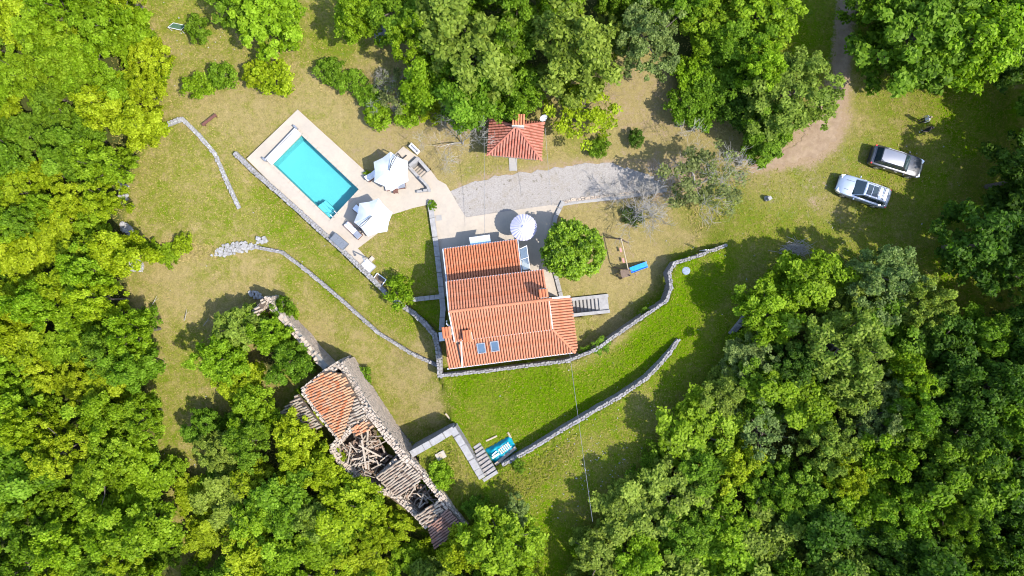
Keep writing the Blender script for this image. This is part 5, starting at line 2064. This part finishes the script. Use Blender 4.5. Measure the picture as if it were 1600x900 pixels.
for i in range(6):
    proto(f'broad{i}', 3.0, 8.0, 120, 95, .27, 100 + i, rc=(.10, .21), zc=.56, Hc=.43, low=-.7)
for i in range(3):
    proto(f'fine{i}', 3.0, 8.0, 150, 95, .21, 200 + i, rc=(.08, .17), spread=(.4, 1.05), zc=.56, Hc=.43, low=-.7)
for i in range(4):
    proto(f'coarse{i}', 3.0, 8.0, 46, 290, .29, 600 + i, rc=(.18, .36), flat=.5, zc=.56, Hc=.43, low=-.5, spread=(.35, 1.1), aspect=.75)
for i in range(3):
    proto(f'airy{i}', 3.0, 8.0, 60, 55, .24, 300 + i, rc=(.09, .2), spread=(.4, 1.1), inner=.1)
for i in range(3):
    proto(f'shrub{i}', 1.4, 2.2, 60, 45, .19, 400 + i, zc=.48, Hc=.46, rc=(.14, .26), low=-.2)
proto('dense', 3.0, 5.2, 260, 85, .25, 500, zc=.58, Hc=.38, rc=(.10, .17), spread=(.75, 1.0), inner=.3, mat=LEAF_GLOSSY, lobes=.3)
proto('hedge', 2.2, 3.0, 140, 70, .2, 501, zc=.5, Hc=.45, rc=(.11, .2), low=-.1)

YEL = (0.205, 0.258, 0.003)
BRI = (0.150, 0.232, 0.004)
MID = (0.105, 0.182, 0.006)
DRK = (0.050, 0.100, 0.006)
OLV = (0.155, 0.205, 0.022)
GRY = (0.140, 0.190, 0.048)
TONE_WORD = {YEL: 'yellow green', BRI: 'bright green', MID: 'mid green', DRK: 'dark green', OLV: 'olive green', GRY: 'grey green'}
tr_rng = random.Random(21)
PLACED = []


def plant(key, px, py, rpx, h, col, label, cat='tree', name='broadleaf_tree', group=None, jitter=.1):
    cm, tm, Rc, h0, zc = PROTO[key]
    bz = 0.0
    for _ in range(3):
        q = P(px, py, bz + h * zc)
        bz = TZ(q.x, q.y)
    q = P(px, py, bz + h * zc)
    s = rpx / PPM * (CAM_H - bz - h * zc) / CAM_H / Rc
    root = thing(name, (q.x, q.y, bz), label, cat, group, rz=tr_rng.uniform(0, 6.28), local=True)
    root.scale = (s * tr_rng.uniform(.95, 1.08), s * tr_rng.uniform(.95, 1.08), h / h0)
    jv, jr = 1 + tr_rng.uniform(-jitter, jitter), 1 + tr_rng.uniform(-.07, .05)
    j = (jv * jr, jv, jv)
    for nm, me in (('crown', cm), ('trunk', tm)):
        o = link(bpy.data.objects.new(nm, me))
        o.parent = root
        o.color = (col[0] * j[0], col[1] * j[1], col[2] * j[2], 1)
    PLACED.append((px, py, rpx))
    return root


# --- trees and shrubs that stand out singly
plant('dense', 895, 391, 49, 5.4, BRI, 'round dense bright green tree at the edge of the patio')
S = [
    ('shrub0', 428, 122, 34, 2.4, YEL, 'golden yellow green round shrub above the pool'),
    ('shrub1', 398, 116, 21, 2.2, YEL, 'smaller yellow green shrub left beside the golden round shrub'),
    ('shrub2', 347, 118, 27, 2.3, MID, 'loose mid green shrub second left of the golden shrub'),
    ('shrub0', 312, 135, 25, 2.2, BRI, 'bright green shrub at the left end of the shrub row'),
    ('shrub1', 313, 46, 22, 2.4, MID, 'green shrub right of the small football goal'),
    ('shrub2', 590, 178, 25, 1.8, BRI, 'round bright shrub at the lawn corner above the pool parasols'),
    ('shrub0', 640, 178, 27, 1.9, BRI, 'bright shrub on the left in the hedge row above the bare ground'),
    ('shrub1', 678, 178, 24, 1.9, YEL, 'yellowish shrub on the right in the hedge row above the bare ground'),
    ('shrub2', 520, 112, 26, 1.7, MID, 'low spreading shrub at the upper left end of the slanting hedge'),
    ('shrub1', 548, 130, 24, 1.6, MID, 'low shrub in the middle of the slanting hedge'),
    ('shrub0', 577, 150, 23, 1.6, MID, 'low shrub at the lower right end of the slanting hedge'),
    ('shrub2', 994, 215, 16, 1.6, DRK, 'small dark round bush on the brown ground right of the hut'),
    ('shrub0', 936, 231, 18, 1.4, MID, 'small bush with yellow tips right below the yellow tree'),
    ('shrub1', 623, 456, 27, 2.6, BRI, 'leafy green shrub at the end of the pool wall'),
    ('shrub2', 288, 380, 19, 1.2, YEL, 'yellow feathery shrub on the dry lawn edge'),
    ('shrub0', 266, 396, 19, .7, BRI, 'low green plants left of the yellow feathery shrub'),
    ('shrub1', 237, 392, 19, 1.5, BRI, 'green bush beside the grey gravel heap'),
    ('shrub1', 566, 592, 18, 1.2, MID, 'small bush growing at the ruin wall top corner'),
    ('shrub2', 452, 488, 16, 1.2, BRI, 'weedy bush beside the broken rubble wall'),
    ('shrub0', 472, 612, 9, 1.0, BRI, 'tuft of leaves growing on the ruin lean-to roof'),
    ('shrub2', 440, 480, 22, 3.4, MID, 'small tree growing inside the roofless ruin enclosure by its corner'),
    ('shrub1', 940, 541, 15, .5, MID, 'low weeds in the shade below the house corner'),
    ('shrub0', 1008, 487, 8, .35, MID, 'low weeds at the foot of the long bent wall'),
    ('shrub1', 917, 551, 12, .5, MID, 'dark weeds beside the south east house corner'),
    ('shrub2', 675, 322, 9, .6, MID, 'small tuft of plants at the top of the low patio wall'),
    ('shrub0', 577, 273, 8, .6, YEL, 'small yellow plant tuft at the left of the upper parasol'),
    ('shrub2', 690, 745, 24, 1.4, BRI, 'weedy bush in the walled garden beside the ruin'),
    ('shrub0', 742, 792, 20, 1.2, MID, 'bush at the lower end of the ruin wall'),
    ('shrub1', 812, 728, 12, .8, MID, 'weeds at the foot of the lower wall by the steps'),
]
for k, px, py, r, h, c, lab in S:
    plant(k, px, py, r, h, c, lab, 'shrub', 'garden_shrub')
T = [
    ('broad0', 728, 78, 92, 9.5, OLV, 'large olive green tree left above the hut'),
    ('broad1', 895, 85, 84, 9.5, OLV, 'large olive green tree right above the hut'),
    ('broad2', 800, 140, 52, 6.5, MID, 'mid green tree squeezed behind the hut roof'),
    ('fine0', 1010, 62, 62, 8.5, GRY, 'pale grey green tree at the top centre right of the hut'),
    ('airy0', 905, 175, 62, 4.8, YEL, 'thin yellow leaved tree beside the hut'),
    ('broad3', 415, 28, 66, 5.5, BRI, 'rounded tree at the top edge left of centre'),
    ('broad4', 380, -5, 50, 5.5, MID, 'tree cut by the top edge beside the rounded tree'),
    ('broad5', 555, 30, 38, 6.5, BRI, 'narrow bright tree at the top with a dark shadow to its left'),
    ('broad0', 620, 15, 60, 7.0, MID, 'darker tree at the top between two bright trees'),
    ('fine1', 1235, 150, 78, 6.5, OLV, 'bulky tree at the bend of the dirt track'),
    ('fine2', 1200, 195, 46, 4.8, MID, 'lower green tree reaching over the track below the bulky tree'),
    ('broad1', 1195, 225, 38, 3.6, MID, 'small tree at the lower tip of the clump by the track'),
    ('hedge', 1085, 165, 48, 2.8, MID, 'square dense thicket right of the shaded brown ground'),
    ('hedge', 1130, 135, 50, 2.9, MID, 'dense thicket in the middle of the clump by the track'),
    ('hedge', 1095, 115, 45, 2.7, BRI, 'lighter dense thicket at the upper edge of the clump'),
    ('hedge', 1165, 165, 45, 3.2, DRK, 'dark thicket close to the bulky tree at the track'),
    ('broad2', 1190, 20, 62, 6.0, BRI, 'bright tree at the top edge left of the dirt track'),
    ('broad4', 1110, 40, 50, 4.5, BRI, 'sunlit low tree at the top edge between olive trees and track'),
    ('broad3', 1430, 55, 95, 9.5, MID, 'large green tree right of the dirt track'),
    ('broad5', 1520, 70, 80, 9.5, BRI, 'large bright tree in the top right corner group'),
    ('broad0', 1545, 380, 75, 10.5, DRK, 'large dark tree at the right edge beyond the car lawn'),
    ('broad1', 1260, 440, 62, 6.0, BRI, 'bright tree at the upper tip of the lower right woods'),
    ('fine0', 1380, 440, 62, 8.0, GRY, 'pale grey green tree at the upper edge of the lower right woods'),
    ('fine2', 1440, 475, 50, 8.0, OLV, 'olive tree on the right shoulder of the lower right woods'),
    ('broad4', 1200, 490, 55, 6.0, BRI, 'bright tree at the left shoulder of the lower right woods'),
    ('broad2', 1310, 545, 75, 9.0, OLV, 'broad olive crown in the heart of the lower right woods'),
    ('broad3', 235, 90, 34, 4.2, YEL, 'yellow green tree leaning out at the top left lawn edge'),
    ('broad4', 225, 650, 42, 5.5, BRI, 'bright tree at the clearing edge in the lower left woods'),
    ('broad5', 350, 560, 48, 6.0, BRI, 'bright tree just below the leaning ruin wall'),
    ('broad1', 420, 520, 36, 5.0, BRI, 'tree growing in the roofless ruin enclosure'),
    ('broad2', 455, 570, 38, 5.5, MID, 'dark green tree against the upper ruin end'),
    ('broad3', 465, 680, 46, 5.5, YEL, 'bright yellowish tree under the grey lean-to roof of the ruin'),
    ('broad0', 540, 790, 60, 6.0, YEL, 'bright yellow green tree below the collapsed bay of the ruin'),
    ('broad0', 318, 665, 30, 3.6, MID, 'mid green tree at the shaded stones in the left clearing'),
    ('fine1', 345, 700, 40, 4.6, OLV, 'olive tree at the lower end of the left clearing'),
    ('coarse1', 300, 770, 30, 2.6, YEL, 'low yellow green tree closing the left clearing from the right'),
    ('broad2', 272, 735, 26, 2.6, BRI, 'small bright tree closing the left clearing from the left'),
    ('coarse3', 318, 835, 34, 3.2, YEL, 'yellow green tree near the bottom edge in the left clearing'),
    ('broad4', 268, 860, 24, 2.4, MID, 'small tree by the bottom edge at the end of the left clearing'),
    ('broad1', 505, 728, 38, 4.6, YEL, 'yellow green tree pressed against the collapsed bay of the ruin'),
    ('broad4', 565, 795, 36, 4.2, BRI, 'bright tree hiding the foot of the ruin below its grey roof'),
    ('broad2', 612, 822, 34, 4.2, YEL, 'yellow green tree below the second collapsed bay of the ruin'),
    ('broad3', 640, 872, 30, 3.4, BRI, 'bright tree beside the brown roof end of the ruin'),
    ('broad5', 780, 845, 60, 6.0, BRI, 'bright tree below the walled garden at the bottom edge'),
    ('fine1', 805, 800, 26, 3.6, GRY, 'small grey green tree at the top of the bottom edge clump'),
]
for k, px, py, r, h, c, lab in T:
    plant(k, px, py, r, h, c, lab)

# --- the woods: every tree its own, filling the outlines
REG = [
    (F_LEFT, 'left wood', (30, 54), (3.4, 8.6), [YEL, YEL, YEL, BRI, BRI, BRI, BRI, MID], .52),
    (F_RUIN, 'ruin wood', (34, 55), (4.5, 7.0), [YEL, YEL, BRI, BRI, MID, OLV], .52),
    (F_TOP, 'top wood', (34, 56), (5.5, 8.5), [BRI, MID, OLV, MID], .52),
    (F_NE, 'top right wood', (46, 72), (7, 9.5), [MID, MID, BRI, DRK], .52),
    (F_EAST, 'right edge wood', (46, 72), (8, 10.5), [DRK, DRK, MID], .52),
    (F_SE, 'lower right wood', (40, 70), (7, 12), [BRI, BRI, MID, MID, OLV, OLV, GRY, YEL], .50),
]
WOOD = {}
VPOS = ('upper', 'middle', 'lower')
fr = random.Random(5)
for poly, rname, (r0, r1), (h0, h1), cols, sep in REG:
    xs, ys = [p[0] for p in poly], [p[1] for p in poly]
    y0, y1 = max(0, min(ys)), min(900, max(ys))
    fails = 0
    while fails < 260:
        x, y = fr.uniform(min(xs), max(xs)), fr.uniform(min(ys), max(ys))
        r = fr.uniform(r0, r1)
        if not in_poly(np.array([x]), np.array([float(y)]), poly)[0] or any(math.hypot(x - a, y - b) < sep * (r + c) for a, b, c in PLACED):
            fails += 1
            continue
        fails = 0
        c = fr.choice(cols)
        h = fr.uniform(h0, h1)
        if rname == 'lower right wood':
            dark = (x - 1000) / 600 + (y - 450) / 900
            if x > 1430 and fr.random() < .88 or x > 1230 and y > 560 and fr.random() < .5: c = fr.choice([DRK, DRK, MID])  # darker species here; part of the shade is put into their leaf colour
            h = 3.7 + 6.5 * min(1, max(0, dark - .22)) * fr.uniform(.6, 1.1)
        key = fr.choice(['broad0', 'broad1', 'broad2', 'broad3', 'broad4', 'broad5', 'coarse0', 'coarse1', 'coarse2', 'coarse3', 'coarse0', 'coarse2', 'fine0', 'fine1', 'fine2']) if c not in (GRY,) else fr.choice(['fine0', 'fine1', 'fine2', 'airy1'])
        zone = VPOS[min(2, max(0, int(3 * (y - y0) / (y1 - y0 + 1))))]
        size = 'small' if r < r0 + (r1 - r0) * .33 else ('large' if r > r0 + (r1 - r0) * .67 else 'medium')
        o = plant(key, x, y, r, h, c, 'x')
        out = x < -25 or x > 1625 or y < -25 or y > 925
        WOOD.setdefault((rname, zone, size, TONE_WORD[c], out), []).append((x, o))
ORD = ['leftmost', 'second from left', 'third from left', 'fourth from left', 'fifth from left', 'sixth from left', 'seventh from left', 'eighth from left', 'ninth from left', 'tenth from left', 'eleventh from left', 'twelfth from left']
for (rname, zone, size, tone_, out), lst in WOOD.items():
    lst.sort(key=lambda e: e[0])
    for i, (x, o) in enumerate(lst):
        if out:
            tag(o, f'{size} {tone_} tree beyond the picture edge, {zone} {rname}', 'tree', f'trees beyond the edge, {size} {tone_} {zone} {rname}')
        elif len(lst) == 1:
            tag(o, f'only {size} {tone_} tree in the {zone} part of the {rname}', 'tree', f'trees of the {rname}')
        else:
            pos = ORD[i] if i < len(lst) - 1 else 'rightmost'
            tag(o, f'{pos} of the {size} {tone_} trees, {zone} part of the {rname}', 'tree', f'trees of the {rname}')


# --- low bushes fringing the woods
er = random.Random(77)
FR = {}
for poly, lo, hi, rname, cols, hh in ((F_LEFT, 1, 19, 'left wood', [YEL, BRI, BRI, MID], (1.6, 3.0)), (F_RUIN, 9, 21, 'ruin wood', [YEL, BRI, MID], (1.4, 2.6)), (F_SE, 0, 8, 'lower right wood', [BRI, MID, OLV], (1.5, 2.8)), (F_SE, 12, 15, 'lower right wood', [BRI, MID], (1.2, 2.2)), (F_EAST, 0, 1, 'right edge wood', [DRK, MID], (1.5, 3)), (F_NE, 0, 5, 'top right wood', [MID, BRI], (1.5, 3))):
    for i in range(lo, hi):
        a, b = poly[i % len(poly)], poly[(i + 1) % len(poly)]
        L = math.hypot(b[0] - a[0], b[1] - a[1])
        nst = max(1, int(L / 27))
        for k in range(nst):
            t = (k + er.random()) / nst
            x, y = a[0] + (b[0] - a[0]) * t + er.gauss(0, 6), a[1] + (b[1] - a[1]) * t + er.gauss(0, 6)
            if not (-20 < x < 1620 and -20 < y < 920): continue
            if rname == 'left wood' and 262 < y < 440: continue
            c = er.choice(cols)
            FR.setdefault((rname, TONE_WORD[c]), []).append((y, plant(er.choice(['shrub0', 'shrub1', 'shrub2']), x, y, er.uniform(17, 31), er.uniform(*hh), c, 'x', 'bush', 'fringe_bush', f'bushes fringing the {rname}')))


NTH = ['topmost', 'second', 'third', 'fourth', 'fifth', 'sixth', 'seventh', 'eighth', 'ninth', 'tenth', 'eleventh', 'twelfth', 'thirteenth', 'fourteenth', 'fifteenth', 'sixteenth', 'seventeenth', 'eighteenth', 'nineteenth', 'twentieth']
for (rname, tone_), lst in FR.items():
    lst.sort(key=lambda e: e[0])
    for i, (y, o) in enumerate(lst):
        o['label'] = f'{NTH[i] if i < len(lst) - 1 or i == 0 else "lowest"}{" from top" if 0 < i < len(lst) - 1 else ""} of the low {tone_} bushes fringing the {rname}'


# --- bare and dead trees
def bare_mesh(name, h, spread, seed, mat, depth=4, r0=.09, kids=(3, 5), up=.35, limbs=(3, 4), open_=.4, rmin=.006):
    rng = random.Random(seed)
    mb = MB()

    def grow(p, d, L, r, k):
        q = p
        pts, rad = [p], [r]
        for s in range(3):
            d = (d + Vector((rng.gauss(0, .16), rng.gauss(0, .16), rng.gauss(0, .12)))).normalized()
            q = q + d * L / 3
            pts.append(q)
            rad.append(max(rmin, r * (1 - .22 * (s + 1))))
        mb.tube(pts, rad, 5 if k > 2 else 3, cap=False)
        if k <= 0: return
        for _ in range(rng.randint(*kids)):
            t = rng.uniform(.35, 1)
            i = min(2, int(t * 3))
            b = pts[i].lerp(pts[i + 1], t * 3 - i)
            nd = (d + Vector((rng.gauss(0, spread), rng.gauss(0, spread), rng.gauss(up * .3, .35)))).normalized()
            grow(b, nd, L * rng.uniform(.5, .8), rad[i + 1] * .62, k - 1)

    n0 = rng.randint(*limbs)
    for _ in range(n0):
        grow(Vector((rng.uniform(-.1, .1), rng.uniform(-.1, .1), -.1)), Vector((rng.gauss(0, open_), rng.gauss(0, open_), 1)).normalized(), h * .5, r0, depth)
    me = bpy.data.meshes.new(name)
    me.from_pydata(mb.v, [], mb.f)
    me.materials.append(mat)
    return me


bare = [bare_mesh('branches', 4.2, .6, 3, BARK_PALE, 4, .05, (3, 4), up=.15, limbs=(7, 8), open_=.7, rmin=.009), bare_mesh('branches', 4.5, .8, 8, BARK_PALE, 4, .06, (3, 5)), bare_mesh('branches', 4.5, .7, 15, BARK, 4, .06, (3, 4))]
for i, px, py, sc, lab in ((0, 988, 338, 1.2, 'pale bare tree with fine twigs between gravel and play lawn'), (1, 1085, 290, 1.45, 'thin bare tree with sparse green leaves right of the gravel'), (1, 722, 224, 1.15, 'leafless grey tree left of the hut'),
                           (2, 908, 172, .9, 'brown branches showing through the yellow tree by the hut'), (1, 622, 150, .8, 'pale dead branches leaning over the hedge at the top')):
    q = PG(px, py)
    root = thing('bare_tree', tuple(q), lab, 'tree', rz=i * 1.3 + px, local=True)
    root.scale = (sc, sc, sc)
    o = link(bpy.data.objects.new('branches', bare[i]))
    o.parent = root
    if px in (1085, 988, 622):
        o = link(bpy.data.objects.new('crown', PROTO['airy1' if px != 988 else 'shrub1'][0]))
        o.parent = root
        o.scale = (.75, .75, .5) if px != 988 else (.55, .55, .3)
        o.color = (.13, .15, .045, 1) if px != 988 else (.06, .09, .02, 1)
# cut brushwood heap
mb = MB()
q = PG(1243, 389)
hr = random.Random(2)
for _ in range(130):
    a = hr.gauss(.1, .45)
    L = hr.uniform(.6, 1.9)
    c = Vector((q.x + hr.gauss(0, .5), q.y + hr.gauss(0, .28), q.z + hr.uniform(.05, .5)))
    d = Vector((math.cos(a), math.sin(a), hr.gauss(0, .12))) * L / 2
    mb.tube([c - d, c + Vector((0, 0, hr.uniform(0, .08))), c + d], [.02, .016, .006], 4)
o = mb.build('brushwood_heap', BARK_PALE)
tag(o, 'heap of cut grey brushwood at the upper tip of the lower right woods', 'brushwood')
mb = MB()
for x, y, a, L in ((240, 472, 1.0, 1.4), (290, 492, 1.3, 1.1), (322, 503, .9, .9)):
    q = PG(x, y, .2)
    d = Vector((math.cos(a), math.sin(a), .15)) * L / 2
    mb = MB()
    mb.tube([q - d, q + Vector((.06, 0, .1)), q + d], [.035, .03, .012], 5)
    mb.tube([q, q + d * .6 + Vector((.3, 0, .05))], [.02, .008], 4)
    tag(mb.build('fallen_branch', BARK_PALE), {240: 'pale forked branch lying where dry lawn meets the left woods', 290: 'pale dead branch in the middle of the lawn edge below the rubble', 322: 'pale dead branch closest to the leaning ruin wall'}[x], 'branch')

# ------------------------------------------------------------------ rubble heaps, stones
def heap(poly, n, smin, smax, h, label, mat=STONE_PALE, name='rubble_heap', seed=1):
    rg = random.Random(seed)
    xs, ys = [p[0] for p in poly], [p[1] for p in poly]
    mb = MB()
    k = 0
    cx, cy = sum(xs) / len(xs), sum(ys) / len(ys)
    while k < n:
        x, y = rg.uniform(min(xs), max(xs)), rg.uniform(min(ys), max(ys))
        if not in_poly(np.array([x]), np.array([float(y)]), poly)[0]: continue
        q = PG(x, y)
        e = 1 - min(1, math.hypot(x - cx, y - cy) / (max(max(xs) - min(xs), max(ys) - min(ys)) / 2))
        s = rg.uniform(smin, smax)
        mb.stone((q.x, q.y, q.z + s * .2 + h * e * rg.random()), (s * rg.uniform(.8, 1.4), s, s * .7), rg.uniform(0, 3.1), .3)
        k += 1
    o = mb.build(name, mat, kind='stuff')
    tag(o, label, 'stones')


heap([(193, 398), (212, 396), (224, 412), (225, 425), (195, 422)], 300, .08, .22, .35, 'heap of grey stones at the edge of the left woods', seed=1)
heap([(330, 400), (348, 383), (382, 378), (408, 384), (390, 392), (350, 400)], 230, .08, .28, .3, 'spilled rubble at the end of the low lawn wall', seed=2)
heap([(186, 277), (200, 277), (200, 312), (188, 312)], 80, .1, .32, .3, 'pale stones along the left lawn edge', seed=3)
heap([(190, 347), (200, 350), (212, 366), (204, 368), (192, 358)], 50, .15, .4, .4, 'small pale stone row at the left lawn edge below the first', seed=4)
heap([(400, 373), (415, 371), (417, 380), (402, 380)], 16, .2, .4, .3, 'few pale stones behind the low lawn wall', seed=5)
heap([(388, 456), (402, 455), (412, 466), (398, 467)], 40, .12, .3, .4, 'fallen stones beside the top of the leaning ruin wall', seed=6)
heap([(310, 668), (325, 668), (325, 678), (312, 680)], 8, .25, .55, .1, 'grey stones in the clearing of the lower left woods', seed=7)
heap([(590, 40), (620, 50), (625, 66), (600, 70), (585, 58)], 90, .15, .4, .5, 'shaded grey stones among the top trees', mat=STONE, seed=8)

# loose white stones and daisies scattered in the rough grass of the lower terrace
rg = random.Random(9)
mb = MB()
for _ in range(260):
    x, y = rg.gauss(905, 60), rg.gauss(715, 55)
    if not in_poly(np.array([x]), np.array([float(y)]), [(800, 740), (900, 660), (1040, 580), (1060, 620), (1000, 720), (930, 800), (840, 860), (800, 800)])[0]: continue
    q = PG(x, y)
    s = rg.uniform(.03, .1)
    mb.stone((q.x, q.y, q.z + .05), (s * 1.3, s, s * .7), rg.uniform(0, 3), .3)
for _ in range(110):
    x, y = rg.choice([(rg.gauss(285, 40), rg.gauss(60, 40)), (rg.gauss(300, 30), rg.gauss(660, 60)), (rg.gauss(880, 70), rg.gauss(600, 30)), (rg.gauss(1150, 60), rg.gauss(440, 40)), (rg.gauss(1380, 60), rg.gauss(300, 50)), (rg.gauss(420, 100), rg.gauss(440, 40))])
    q = PG(x, y)
    s = rg.uniform(.03, .1)
    mb.stone((q.x, q.y, q.z + .04), (s * 1.4, s, s * .7), rg.uniform(0, 3), .3)
o = mb.build('loose_stones', STONE_PALE, kind='stuff')
tag(o, 'small pale stones scattered through the rough grass', 'stones')

# ------------------------------------------------------------------ grass blades: short tufts over all turf
gr = np.random.default_rng(31)
ntuft = 330000
PXs = gr.uniform(170, 1560, ntuft)
PYs = gr.uniform(0, 900, ntuft)
X = (PXs - 800) / PPM
Y = (450 - PYs) / PPM
ROUGH = [[(655, 715), (706, 680), (748, 748), (770, 800), (725, 805)], [(533, 563), (575, 585), (585, 625), (572, 628)], [(770, 742), (840, 705), (900, 670), (900, 700), (820, 770)], [(1180, 240), (1100, 240), (1060, 280), (1080, 380), (1130, 340)], [(250, 370), (340, 385), (330, 405), (240, 410)], [(490, 95), (640, 190), (600, 200), (500, 140)]]
for rp in ROUGH:
    ex = gr.uniform(min(p[0] for p in rp), max(p[0] for p in rp), 5000)
    ey = gr.uniform(min(p[1] for p in rp), max(p[1] for p in rp), 5000)
    mk = in_poly(ex, ey, rp)
    PXs, PYs = np.concatenate([PXs, ex[mk]]), np.concatenate([PYs, ey[mk]])
X = (PXs - 800) / PPM
Y = (450 - PYs) / PPM
keep = np.ones(len(PXs), bool)
hard = [deck_poly, [(465, 171), (578, 274), (561, 296), (517, 343), (490, 352), (385, 248)], [(693, 390), (808, 375), (848, 422), (857, 466), (890, 464), (902, 545), (700, 575)], [(703, 299), (728, 340), (862, 321), (1045, 292), (1062, 279), (950, 248), (860, 262), (740, 281)],
        [(762, 186), (849, 186), (845, 250), (762, 241)], [(880, 463), (950, 460), (952, 492), (882, 496)], [(530, 570), (640, 690), (725, 810), (690, 850), (560, 750), (480, 650), (470, 610)], [(a, b) for a, b in lft + rgt[::-1]]]
for hp in hard: keep &= ~in_poly(PXs, PYs, hp)
X, Y, PXs, PYs = X[keep], Y[keep], PXs[keep], PYs[keep]
ix = np.clip(np.searchsorted(gx, X) - 1, 0, nx - 2)
iy = np.clip(np.searchsorted(gy, Y) - 1, 0, ny - 2)
u = (X - gx[ix]) / (gx[ix + 1] - gx[ix])
v = (Y - gy[iy]) / (gy[iy + 1] - gy[iy])
Zt = (GZ[iy, ix] * (1 - u) + GZ[iy, ix + 1] * u) * (1 - v) + (GZ[iy + 1, ix] * (1 - u) + GZ[iy + 1, ix + 1] * u) * v
lsh = np.clip(A_LUSH[iy, ix], 0, 1)
drt = A_DIRT[iy, ix]
steep = np.abs(GZ[iy + 1, ix + 1] - GZ[iy, ix]) + np.abs(GZ[iy, ix + 1] - GZ[iy + 1, ix])
k = (gr.random(len(X)) < (.35 + .65 * lsh) * (1 - np.clip(drt * 1.5, 0, .95))) & (steep < .3)
X, Y, Zt, lsh = X[k], Y[k], Zt[k], lsh[k]
n = len(X)
a = gr.uniform(0, 6.28, n)
L = gr.uniform(.07, .2, n) * (.6 + .8 * lsh)
for rp in ROUGH: L = np.where(in_poly(X * PPM + 800, 450 - Y * PPM, rp), L * 2.3, L)
h = L * gr.uniform(.35, .8, n)
wd = gr.uniform(.03, .06, n)
ca, sa = np.cos(a), np.sin(a)
V = np.stack([np.stack([X - sa * wd, Y + ca * wd, Zt + .002], -1), np.stack([X + sa * wd, Y - ca * wd, Zt + .002], -1), np.stack([X + ca * L, Y + sa * L, Zt + h], -1)], 1).reshape(-1, 3)
tone = np.repeat(np.clip(lsh * .8 + gr.normal(0, .14, n), 0, 1), 3)
tg = NT('grass_blade')
gcol = tg.mix(tg.ramp(tg.attr('tone'), .45, .95), tg.mix(tg.ramp(tg.attr('tone'), 0, .5), (0.225, 0.172, 0.07), (0.138, 0.138, 0.018)), (0.066, 0.125, 0.002))
gm = tg.done(tg.principled(gcol, .9, 0, .0))
gme = np_mesh('grass', V, np.arange(n * 3).reshape(n, 3), [gm], {'tone': tone})
go_ = link(bpy.data.objects.new('grass', gme))
tag(go_, 'short mown grass covering the lawns', 'grass', kind='stuff')
